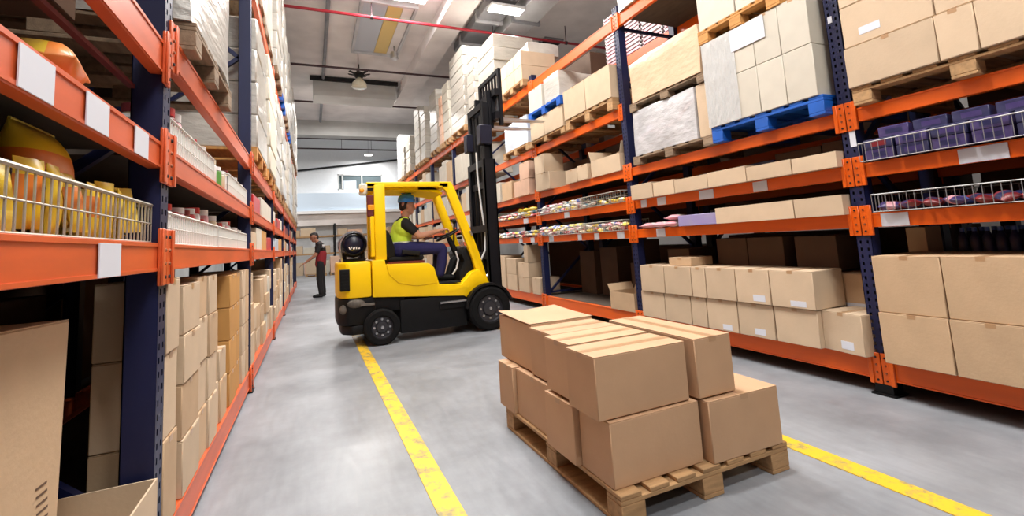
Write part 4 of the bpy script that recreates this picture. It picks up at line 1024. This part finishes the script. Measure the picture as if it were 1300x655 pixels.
# ---------------------------------------------------------------- forklift
FK = empty('forklift', (1.35, 6.65, 0), 'yellow and black forklift truck with raised forks standing across the aisle', 'forklift')
N, F = 6.15, 7.15
b = MB(); b.prism([(.70, .595), (.70, 1.055), (.86, 1.055), (.87, .975), (1.44, .955), (1.50, .90), (1.56, .68), (1.87, .65), (2.02, .80), (2.12, .835), (2.28, .63), (2.2, .60), (2.08, .60), (1.98, .53), (1.93, .47), (1.90, .495), (1.54, .525)], N, F)
b.build('body', 'yellow', FK, bevel=.012)
b = MB(); b.prism([(.875, .99), (1.43, .968), (1.495, .905), (1.535, .70), (1.25, .685), (1.02, .745), (.90, .87)], N-.012, F+.012)
b.build('engine_cover', 'yellow', FK, bevel=.008)
b = MB()
plan = [(.40, N+.02), (.69, N), (.69, F), (.40, F-.02), (.31, F-.14), (.285, F-.3), (.285, N+.3), (.31, N+.14)]
b.prism(plan, .60, 1.05, 'z'); cwt = b.build('counterweight', 'yellow', FK, bevel=.035)
b = MB(); b.box(.315, .43, N-.006, N+.1, .70, .965, bev=.004)
for i in range(6): b.box(.325, .42, N-.012, N-.005, .72+i*.04, .738+i*.04)
b.build('vent_grille', 'black_paint', cwt)
b = MB(); b.box(.315, .43, F-.1, F+.006, .70, .965, bev=.004); b.build('vent_grille', 'black_paint', cwt)
b = MB(); plan2 = [(.40, N+.03), (.74, N+.03), (.74, F-.03), (.40, F-.03), (.30, F-.15), (.28, F-.3), (.28, N+.3), (.30, N+.15)]
b.prism(plan2, .27, .60, 'z'); b.prism([(x+.04 if x < .5 else x-.12, y) for x, y in plan2], .15, .27, 'z'); b.build('lower_counterweight', 'black_paint', FK, bevel=.03)
b = MB(); b.ball((.50, N+.035, .535), (.11, .035, .055), 'scuff'); b.ball((.36, N+.09, .47), (.055, .05, .06), 'scuff'); b.bar((.55, N+.0, .515), (.72, N+.0, .515), .02, .03, 'scuff'); b.build('scuffed_corner', 'scuff', FK)
b = MB(); b.box(1.04, 1.93, N+.02, F-.02, .10, .52); b.box(.70, 1.1, N+.05, F-.05, .40, .60); b.prism([(1.93, .5), (1.93, .2), (2.05, .15), (2.4, .15), (2.4, .6), (2.2, .6)], N+.15, F-.15)
b.build('chassis', 'black_paint', FK, bevel=.01)
b = MB(); b.box(1.56, 1.92, N-.03, N+.12, .425, .445, 'steel'); b.box(1.55, 1.93, N+.0, N+.12, .35, .42, 'black_paint'); b.build('step_plate', 'steel', FK)
b = MB(); b.box(1.57, 1.87, N+.03, F-.03, .675, .69); b.build('floor_mat', 'black_soft', FK)
def wheel(x, y, r, wd, side):
    b = MB(); h = wd/2
    b.lathe([(r*.60, -h*.86), (r*.66, -h), (r*.90, -h), (r, -h*.72), (r, h*.72), (r*.90, h), (r*.66, h), (r*.60, h*.86), (r*.58, 0), (r*.60, -h*.86)], (x, y, r), 'y', 36, 'rubber', cap=False)
    for k in range(24):
        t = 2*PI*k/24; M = Matrix.Translation((x, y, r)) @ Matrix.Rotation(t, 4, 'Y')
        b.box(r*.992-.004, r*1.004, -h*.7, -h*.05, -.010, .010, 'rubber', M=M); b.box(r*.992-.004, r*1.004, h*.05, h*.7, .012, .032, 'rubber', M=M)
    w_ = b.build('tire', 'rubber', FK)
    b = MB(); s = -side
    b.lathe([(r*.6, side*h*.85), (r*.54, side*h*.55), (r*.36, side*h*.5), (r*.30, side*h*.75), (r*.14, side*h*.8), (.001, side*h*.8)] , (x, y, r), 'y', 28, 'rim', cap=False)
    for k in range(8):
        t = 2*PI*k/8; b.lathe([(.016, 0), (.014, side*.02)], (x+r*.44*math.cos(t), y+side*h*.5, r+r*.44*math.sin(t)), 'y', 8, 'steel')
    b.lathe([(.02, 0), (.018, side*.03)], (x, y+side*h*.78, r), 'y', 10, 'steel')
    b.build('rim', 'rim', w_)
for y, sd in ((6.17, -1), (7.13, 1)):
    wheel(.80, y, .222, .17, sd); wheel(2.235, y-.01*sd*-1, .297, .22, sd)
for y0, y1 in ((6.06, 6.3), (7.0, 7.24)):
    b = MB(); ri, ro = .315, .345; pts = [math.radians(a) for a in range(15, 176, 10)]
    poly = [(2.235+ro*math.cos(t), .297+ro*math.sin(t)) for t in pts]+[(2.235+ri*math.cos(t), .297+ri*math.sin(t)) for t in pts[::-1]]
    b.prism(poly, y0, y1); b.build('mudguard', 'black_paint', FK)
# overhead guard
b = MB()
for y in (N+.03, F-.13):
    b.box(.75, .89, y, y+.10, 1.05, 2.03)
g1 = b
for y in (N+.05, F-.15):
    g1.prism([(2.15, .62), (2.285, .62), (2.16, 1.06), (2.04, 1.42), (1.86, 1.94), (1.80, 2.07), (.66, 2.07), (.66, 2.0), (1.66, 2.0), (1.72, 1.94), (1.93, 1.36), (2.06, .98)], y, y+.085)
g1.box(.66, .78, N+.05, F-.05, 1.99, 2.06); g1.box(1.62, 1.76, N+.05, F-.05, 1.985, 2.06)
gd = g1.build('overhead_guard', 'yellow', FK, bevel=.012)
b = MB(); b.prism([(.78, 1.975), (1.62, 1.965), (1.62, 2.03), (.78, 2.03)], N+.13, F-.13); b.prism([(1.35, 1.965), (1.6, 1.93), (1.68, 1.90), (1.69, 1.92), (1.6, 1.99), (1.35, 2.035)], N+.13, F-.13)
b.build('roof_plate', 'yellow_roof', gd)
b = MB(); b.bar((2.03, N+.02, 1.37), (2.06, N+.02, 1.30), .03, .02, 'steel'); b.build('guard_bracket', 'steel', gd)
b = MB(); b.box(.57, .67, N+.02, N+.14, 1.90, 2.05, 'lens', bev=.02); b.box(.66, .74, N+.06, N+.13, 1.96, 2.0, 'black_paint'); b.ball((.60, N+.02, 1.955), (.03, .01, .03), 'amber'); b.build('work_light', 'lens', FK)
b = MB(); b.box(.665, .75, N+.05, N+.13, 1.62, 1.90, 'red_dark', bev=.01); b.box(.67, .755, N+.04, N+.12, 1.70, 1.77, 'amber', bev=.006); b.box(.70, .75, N+.05, N+.13, 1.1, 1.62, 'yellow', bev=.006); b.build('tail_light', 'red_dark', FK)
# gas tank
b = MB(); b.lathe([(.03, 6.36), (.10, 6.38), (.155, 6.43), (.172, 6.52), (.172, 6.95), (.155, 7.04), (.10, 7.09), (.03, 7.11)], (.51, 0, 1.275), 'y', 28); tk = b.build('gas_tank', 'tank', FK)
b = MB(); b.lathe([(.176, 6.55), (.182, 6.55), (.182, 6.61), (.176, 6.61)], (.51, 0, 1.275), 'y', 28, cap=False); b.lathe([(.176, 6.85), (.182, 6.85), (.182, 6.91), (.176, 6.91)], (.51, 0, 1.275), 'y', 28, cap=False); b.build('tank_strap', 'steel', tk)
b = MB()
for k, (x, hh, tl) in enumerate(((.455, .03, -.22), (.462, .035, .28), (.50, .022, -.15), (.505, .026, .2), (.535, .03, .0), (.56, .02, .25), (.575, .024, -.1))): b.bar((x, 6.352+abs(x-.51)*.25, 1.21), (x+tl*.06, 6.350+abs(x-.51)*.25, 1.21+hh), .012, .01, 'white')
b.build('tank_lettering', 'white', tk)
b = MB(); b.lathe([(.13, 6.375), (.14, 6.34), (.145, 6.34), (.15, 6.4), (.13, 6.4), (.13, 6.375)], (.50, 0, 1.28), 'y', 24, 'black_paint', cap=False); b.build('tank_collar', 'black_paint', tk)
b = MB(); b.box(.36, .66, 6.45, 7.0, 1.05, 1.085); b.prism([(.37, 1.085), (.42, 1.085), (.42, 1.14), (.37, 1.19)], 6.5, 6.95); b.prism([(.6, 1.085), (.65, 1.085), (.65, 1.19), (.6, 1.14)], 6.5, 6.95)
b.build('tank_bracket', 'black_paint', FK)
b = MB(); b.tube([(.36, 6.4, 1.06), (.335, 6.38, 1.18), (.345, 6.37, 1.30), (.40, 6.38, 1.40)], .014, 8); b.build('tank_hose', 'steel', FK)
# seat
b = MB(); b.prism([(.93, .985), (1.42, .975), (1.42, 1.005), (.93, 1.015)], 6.36, 6.94); b.build('seat_base', 'red_dark', FK)
b = MB(); b.prism([(.95, 1.015), (1.40, 1.0), (1.43, 1.05), (1.40, 1.085), (1.15, 1.07), (1.0, 1.08), (.94, 1.06)], 6.39, 6.91); b.build('seat_cushion', 'black_soft', FK, bevel=.02)
b = MB(); b.prism([(.93, 1.06), (1.04, 1.07), (1.03, 1.2), (.985, 1.36), (.94, 1.44), (.885, 1.45), (.865, 1.40), (.89, 1.2)], 6.40, 6.90); b.build('seat_back', 'black_soft', FK, bevel=.02)
b = MB(); b.bar((1.12, 6.37, 1.14), (1.36, 6.37, 1.10), .05, .06); b.build('armrest', 'black_soft', FK, bevel=.01)
b = MB(); b.bar((1.12, 6.93, 1.14), (1.36, 6.93, 1.10), .05, .06); b.build('armrest', 'black_soft', FK, bevel=.01)
# dashboard and steering
b = MB(); b.prism([(1.89, .66), (2.15, .72), (2.17, 1.02), (2.09, 1.17), (1.98, 1.14), (1.93, 1.05), (1.97, .95), (1.90, .82)], 6.3, 7.0); b.build('dashboard', 'black_soft', FK, bevel=.015)
b = MB(); b.tube([(1.97, 6.62, 1.02), (1.84, 6.62, 1.30)], [.05, .035], 12); b.tube([(1.80, 6.62, .72), (1.9, 6.62, .95), (1.97, 6.62, 1.02)], [.05, .06, .05], 10); b.build('steering_column', 'black_soft', FK)
b = MB(); ax = Vector((-.42, 0, .90)).normalized(); uu = Vector((0, 1, 0)); vv = ax.cross(uu); ct = Vector((1.83, 6.62, 1.335))
ring = [ct+(uu*math.cos(2*PI*k/24)+vv*math.sin(2*PI*k/24))*.175 for k in range(25)]
b.tube(ring, .013, 8)
for k in (0, 8, 16): b.bar(ct, ring[k], .03, .01)
b.ball(ct, .035); b.build('steering_wheel', 'black_soft', FK)
b = MB()
for k in range(3): b.tube([(2.02, 6.40+.07*k, 1.12), (1.97, 6.40+.07*k, 1.27)], .008, 6, 'steel'); b.ball((1.965, 6.40+.07*k, 1.285), .02, 'black_soft')
b.build('control_lever', 'steel', FK)
b = MB(); b.tube([(1.80, 6.34, .78), (1.86, 6.33, .86), (1.89, 6.33, .98), (1.86, 6.34, 1.10)], .012, 8); b.build('grab_hose', 'card_grey', FK)
b = MB(); b.tube([(2.0, 6.9, 1.2), (2.03, 6.93, 1.52)], .014, 8, 'black_soft'); b.ball((2.03, 6.93, 1.55), (.03, .07, .045), 'black_soft'); b.build('mirror', 'black_soft', FK)
# mast: outer and inner channels, lift cylinders, chains
b = MB()
for y in (6.28, 6.95):
    b.box(2.33, 2.35, y, y+.09, .12, 2.42); b.box(2.49, 2.51, y, y+.09, .12, 2.42); b.box(2.33, 2.51, y if y < 6.5 else y+.07, y+.02 if y < 6.5 else y+.09, .12, 2.42)
for z in (.5, 1.35, 2.32): b.box(2.33, 2.36, 6.37, 6.95, z, z+.1)
ms = b.build('mast', 'mast', FK)
b = MB()
for y in (6.31, 6.92):
    b.box(2.36, 2.38, y, y+.09, .9, 3.30); b.box(2.47, 2.49, y, y+.09, .9, 3.30); b.box(2.36, 2.49, y+.035, y+.055, .9, 3.30)
for z in (.95, 2.0, 3.2): b.box(2.36, 2.40, 6.40, 6.92, z, z+.1)
b.build('inner_mast', 'mast', ms)
b = MB(); b.lathe([(.045, .25), (.045, 2.1), (.028, 2.1), (.028, 3.2)], (2.41, 6.46, 0), 'z', 14); b.lathe([(.045, .25), (.045, 2.1), (.028, 2.1), (.028, 3.2)], (2.41, 6.85, 0), 'z', 14)
b.lathe([(.05, .25), (.05, 2.5)], (2.42, 6.65, 0), 'z', 14); b.build('lift_cylinder', 'mast', ms)
b = MB(); b.box(2.40, 2.46, 6.52, 6.60, .9, 3.15); b.box(2.40, 2.46, 6.70, 6.78, .9, 3.15); b.build('lift_chain', 'black_paint', ms)
b = MB(); b.tube([(2.30, 6.5, 2.55), (2.30, 6.5, 2.2), (2.33, 6.48, 1.7), (2.36, 6.45, 1.3), (2.33, 6.42, 1.08), (2.26, 6.42, .95)], .014, 8); b.build('hydraulic_hose', 'card_grey', ms)
b = MB(); b.box(2.29, 2.48, 6.26, 6.42, 2.64, 2.93, bev=.01); b.build('mast_roller_block', 'mast_block', ms)
b = MB(); b.box(2.29, 2.48, 6.9, 7.06, 2.64, 2.93, bev=.01); b.build('mast_roller_block', 'mast_block', ms)
b = MB(); b.tube([(2.1, 6.45, .62), (2.36, 6.38, .72)], .03, 10); b.tube([(2.1, 6.85, .62), (2.36, 6.92, .72)], .03, 10); b.build('tilt_cylinder', 'steel', FK)
# carriage, guard, forks
b = MB(); b.box(2.53, 2.60, 6.2, 7.08, 3.02, 3.13); b.box(2.53, 2.60, 6.2, 7.08, 3.38, 3.48)
for y in (6.40, 6.90): b.box(2.46, 2.56, y-.03, y+.03, 2.92, 3.5)
for y in (6.40, 6.90): b.box(2.53, 2.59, y-.06, y+.06, 3.0, 3.5)
ca = b.build('fork_carriage', 'mast', FK)
b = MB(); b.box(2.60, 2.65, 6.19, 6.25, 2.92, 3.80); b.box(2.60, 2.65, 7.03, 7.09, 3.3, 3.80); b.box(2.60, 2.65, 6.25, 7.03, 3.74, 3.80); b.box(2.60, 2.65, 6.25, 7.03, 3.40, 3.45)
for k in range(5): y = 6.37+.13*k; b.box(2.61, 2.64, y, y+.03, 3.45, 3.74)
b.build('load_guard', 'mast', ca)
b = MB(); b.bar((2.62, 6.3, 3.44), (2.64, 6.55, 3.40), .05, .05); b.build('guard_clip', 'steel', ca)
for y in (6.33, 6.83):
    b = MB(); b.prism([(2.605, 3.50), (2.655, 3.50), (2.655, 3.06), (3.40, 3.045), (3.40, 3.03), (2.70, 3.005), (2.62, 3.005), (2.605, 3.02)], y-.055, y+.055); b.build('fork', 'steel', ca, bevel=.004)

# ---------------------------------------------------------------- people
def blob(name, parent, m, chains, balls=(), voxel=.009, smooth=6):
    """one continuous surface: tapered limbs merged by remeshing"""
    b = MB()
    for ch in chains:
        pts = [Vector(p[:3]) for p in ch]; rs = [p[3] for p in ch]
        P = [pts[0]]; Rr = [rs[0]]
        for i in range(len(pts)-1):
            for k in range(1, 5): P.append(pts[i].lerp(pts[i+1], k/4)); Rr.append(rs[i]+(rs[i+1]-rs[i])*k/4)
        b.tube(P, Rr, 14)
        for p, r in zip(pts, rs): b.ball(p, r)
    for c, r in balls: b.ball(c, r, n=18, k=12)
    off = wloc(parent)
    me = b.mesh(name, m, off, smooth=0)
    o = bpy.data.objects.new(name, me); COL.objects.link(o); o.parent = parent
    md = o.modifiers.new('r', 'REMESH'); md.mode = 'VOXEL'; md.voxel_size = voxel
    if smooth: s = o.modifiers.new('s', 'SMOOTH'); s.factor = .5; s.iterations = smooth
    bpy.context.view_layer.update()
    dg = bpy.context.evaluated_depsgraph_get()
    ne = bpy.data.meshes.new_from_object(o.evaluated_get(dg)); o.modifiers.clear(); o.data = ne
    ne.name = name
    if not ne.materials: ne.materials.append(MAT[m])
    ne.polygons.foreach_set('use_smooth', [True]*len(ne.polygons))
    return o
def head_parts(c, d, up=Vector((0, 0, 1))):
    """balls and chains of a head: c centre, d facing direction"""
    d = Vector(d).normalized(); s = d.cross(up).normalized(); u = s.cross(d).normalized(); c = Vector(c)
    P = lambda a, b_, e: c+d*a+s*b_+u*e
    ch = [[(*P(-.02, 0, .03), .088), (*P(.01, 0, .035), .086)],                     # skull
          [(*P(.02, 0, -.02), .070), (*P(.045, 0, -.075), .045)],                   # face to chin
          [(*P(.0, .045, -.06), .030), (*P(.05, .012, -.088), .026)], [(*P(.0, -.045, -.06), .030), (*P(.05, -.012, -.088), .026)],   # jaw
          [(*P(.088, 0, .012), .010), (*P(.112, 0, -.026), .015)],                  # nose
          [(*P(.082, .012, -.058), .010), (*P(.082, -.012, -.058), .010)],          # lips
          [(*P(.072, .04, .026), .012), (*P(.083, .012, .026), .012)], [(*P(.072, -.04, .026), .012), (*P(.083, -.012, .026), .012)]]  # brow
    for q in (1, -1): ch.append([(*P(-.012, q*.088, .015), .018), (*P(-.006, q*.086, -.025), .013)])  # ears
    return ch, P
def hand_chains(w, fwd, side, down, curl=.9, sc=1.):
    """palm, four unequal bent fingers and a thumb leaving the side of the palm"""
    w, f, s, n = Vector(w), Vector(fwd).normalized(), Vector(side).normalized(), Vector(down).normalized()
    ch = [[(*(w+s*q), .016), (*(w+f*.085*sc+s*q*1.3), .013)] for q in (-.026, -.009, .009, .026)]
    for q, L in ((-.033, .072), (-.011, .082), (.011, .077), (.033, .060)):
        a = w+f*.088*sc+s*q; c1 = curl*.6; c2 = curl*1.4
        b1 = a+(f*math.cos(c1)+n*math.sin(c1))*L*.5; b2 = b1+(f*math.cos(c2)+n*math.sin(c2))*L*.5
        ch.append([(*a, .0098), (*b1, .009), (*b2, .0078)])
    a = w+f*.025-s*.03; t1 = a+(f*.5-s*.8+n*.25).normalized()*.04; t2 = t1+(f*.9-s*.1+n*.5).normalized()*.034
    ch.append([(*a, .014), (*t1, .011), (*t2, .009)])
    return ch

# driver: seated, facing the mast, hands on the wheel
DR = empty('person', (1.16, 6.65, 1.07), 'seated forklift driver in a blue hard hat and yellow-green safety vest, hands on the wheel', 'person')
cy = 6.65
hc, HP = head_parts((1.265, cy, 1.775), (1, 0, -.06))
body = hc+[[(1.225, cy, 1.60, .058), (1.245, cy, 1.70, .056)],
           [(1.15, cy, 1.18, .14), (1.15, cy, 1.32, .13), (1.19, cy, 1.48, .13), (1.21, cy, 1.56, .085)],
           [(1.15, cy-.07, 1.17, .125), (1.15, cy+.07, 1.17, .125)], [(1.19, cy-.08, 1.47, .11), (1.19, cy+.08, 1.47, .11)]]
for q in (-1, 1):
    body += [[(1.20, cy+q*.09, 1.53, .07), (1.205, cy+q*.185, 1.51, .062), (1.375, cy+q*.225, 1.345, .044), (1.40, cy+q*.22, 1.34, .042), (1.55, cy+q*.19, 1.375, .038), (1.685, cy+q*.155, 1.405, .027)]]
    body += hand_chains((1.695, cy+q*.152, 1.408), (1, 0, .12), (0, q, 0), (.2, 0, -1), curl=1.1)
    body += [[(1.17, cy+q*.09, 1.17, .10), (1.45, cy+q*.115, 1.165, .08), (1.70, cy+q*.12, 1.15, .062), (1.715, cy+q*.12, 1.12, .06), (1.70, cy+q*.12, .92, .052), (1.67, cy+q*.12, .775, .04)],
             [(1.67, cy+q*.12, .75, .04), (1.84, cy+q*.125, .722, .032)]]
blob('body', DR, 'skin', body, voxel=.0065, smooth=3)
sh = [[(1.15, cy, 1.20, .150), (1.15, cy, 1.32, .142), (1.19, cy, 1.48, .142), (1.212, cy, 1.555, .094)], [(1.19, cy-.08, 1.47, .121), (1.19, cy+.08, 1.47, .121)]]
for q in (-1, 1): sh.append([(1.20, cy+q*.09, 1.53, .082), (1.205, cy+q*.188, 1.51, .077), (1.30, cy+q*.208, 1.42, .066)])
blob('shirt', DR, 'shirt_black', sh)
ve = [[(1.15, cy, 1.20, .160), (1.15, cy, 1.32, .154), (1.185, cy, 1.46, .150)], [(1.185, cy-.075, 1.45, .130), (1.185, cy+.075, 1.45, .130)], [(1.18, cy-.10, 1.50, .105), (1.215, cy-.085, 1.575, .05)], [(1.18, cy+.10, 1.50, .105), (1.215, cy+.085, 1.575, .05)]]
vo = blob('safety_vest', DR, 'vest', ve)
b = MB()
for z, rx, ry in ((1.255, .163, .166),):
    ring = [(1.15+rx*math.cos(2*PI*k/28), cy+(ry+.0)*math.sin(2*PI*k/28), z) for k in range(29)]
    for k in range(28): b.bar(ring[k], ring[k+1], .008, .045)
b.build('reflective_band', 'vest_tape', vo)
tr = [[(1.13, cy-.07, 1.17, .14), (1.13, cy+.07, 1.17, .14)]]
for q in (-1, 1): tr.append([(1.17, cy+q*.09, 1.165, .118), (1.45, cy+q*.115, 1.165, .098), (1.70, cy+q*.12, 1.15, .078), (1.718, cy+q*.12, 1.12, .076), (1.70, cy+q*.12, .93, .072), (1.67, cy+q*.12, .80, .068)])
blob('trousers', DR, 'trousers_navy', tr)
for q in (-1, 1): blob('shoe', DR, 'black_soft', [[(1.65, cy+q*.12, .755, .052), (1.70, cy+q*.122, .74, .047), (1.86, cy+q*.125, .728, .04)]], voxel=.008)
b = MB(); hx = HP(-.012, 0, .055)
b.lathe([(.124, .0), (.126, .03), (.116, .075), (.088, .112), (.045, .132), (.002, .137)], tuple(hx), 'z', 28)
pk = [hx+Vector((.09+.085*math.cos(a)*1.0, .115*math.sin(a), .004)) for a in [math.radians(x) for x in range(-90, 91, 15)]]
b.add([tuple(p) for p in pk]+[tuple(p+Vector((0, 0, -.008))) for p in pk], [tuple(range(13)), tuple(range(25, 12, -1))]+[(i, i+13, i+14, i+1) for i in range(12)])
b.bar(hx+Vector((-.07, 0, .128)), hx+Vector((.07, 0, .128)), .03, .02)
b.build('hard_hat', 'helmet', DR)
blob('hair', DR, 'hair', [[(*HP(-.07, 0, .03), .055), (*HP(-.075, 0, -.03), .04)], [(*HP(-.03, .06, .03), .035), (*HP(-.05, .05, -.02), .028)], [(*HP(-.03, -.06, .03), .035), (*HP(-.05, -.05, -.02), .028)]])
for q in (-1, 1):
    b = MB(); b.ball(HP(.083, q*.030, .004), (.008, .011, .006), 'dark', 8, 6); b.build('eye', 'dark', DR)

# standing worker far down the aisle, seen from the side, reaching to the left rack
px0, py0 = .215, 13.72
WK = empty('person', (px0, py0, 0), 'standing worker in a black and dark red shirt reaching toward the left rack', 'person')
hc, HP = head_parts((px0-.15, py0, 1.60), (-1, -.15, -.35))
body = hc+[[(px0-.06, py0, 1.46, .056), (px0-.12, py0, 1.55, .054)], [(px0+.0, py0, .95, .125), (px0+.03, py0, 1.12, .125), (px0+.0, py0, 1.32, .13), (px0-.04, py0, 1.43, .085)],
           [(px0, py0-.07, .93, .11), (px0, py0+.07, .93, .11)], [(px0, py0-.09, 1.34, .10), (px0, py0+.09, 1.34, .10)]]
for q in (-1, 1):
    body += [[(px0-.01, py0+q*.10, 1.40, .07), (px0-.02, py0+q*.19, 1.38, .06), (px0-.12, py0+q*.22, 1.13, .045), (px0-.13, py0+q*.22, 1.12, .043), (px0-.36, py0+q*.17, .95, .027)]]
    body += hand_chains((px0-.37, py0+q*.168, .945), (-.85, 0, -.5), (0, -q, 0), (-.3, 0, -1), curl=.5)
    lx = .03*q
    body += [[(px0+.0, py0+q*.09, .90, .10), (px0+.0+lx, py0+q*.10, .50, .066), (px0+.01+lx, py0+q*.10, .47, .06), (px0+.04+lx, py0+q*.10, .10, .042)], [(px0+.04+lx, py0+q*.10, .05, .042), (px0-.12+lx, py0+q*.11, .04, .034)]]
blob('body', WK, 'skin_tan', body, voxel=.0075, smooth=3)
sh = [[(px0+.02, py0, 1.12, .140), (px0+.0, py0, 1.32, .142), (px0-.035, py0, 1.42, .094)], [(px0, py0-.09, 1.34, .115), (px0, py0+.09, 1.34, .115)]]
for q in (-1, 1): sh.append([(px0-.01, py0+q*.10, 1.40, .084), (px0-.02, py0+q*.19, 1.375, .076), (px0-.08, py0+q*.212, 1.22, .064)])
so = blob('shirt', WK, 'shirt_black', sh)
blob('shirt_hem', WK, 'shirt_red', [[(px0+.0, py0-.05, .88, .14), (px0+.03, py0-.04, 1.14, .136)], [(px0+.0, py0+.05, .88, .14), (px0+.03, py0+.04, 1.14, .136)]])
b = MB()
for i in range(4): b.box(px0+.02+.025*i, px0+.038+.025*i, py0-.213, py0-.205, 1.36+.004*(i % 2), 1.40, 'white')
for i in range(3): b.box(px0+.03+.028*i, px0+.05+.028*i, py0-.213, py0-.205, 1.325, 1.35, 'white')
b.build('shirt_print', 'white', so)
tr = [[(px0, py0-.07, .92, .125), (px0, py0+.07, .92, .125)]]
for q in (-1, 1): tr.append([(px0+.0, py0+q*.09, .88, .112), (px0+.03*q, py0+q*.10, .48, .084), (px0+.04+.03*q, py0+q*.10, .12, .068)])
blob('trousers', WK, 'trousers_black', tr)
for q in (-1, 1): blob('shoe', WK, 'black_soft', [[(px0+.055+.03*q, py0+q*.10, .055, .052), (px0-.02+.03*q, py0+q*.105, .045, .044), (px0-.14+.03*q, py0+q*.11, .04, .038)]], voxel=.008)
blob('hair', WK, 'hair', [[(*HP(-.04, 0, .06), .085), (*HP(.02, 0, .075), .07)], [(*HP(-.07, 0, .0), .055), (*HP(-.06, 0, -.03), .05)]])
for q in (-1, 1):
    b = MB(); b.ball(HP(.083, q*.030, .004), (.008, .011, .006), 'dark', 8, 6); b.build('eye', 'dark', WK)
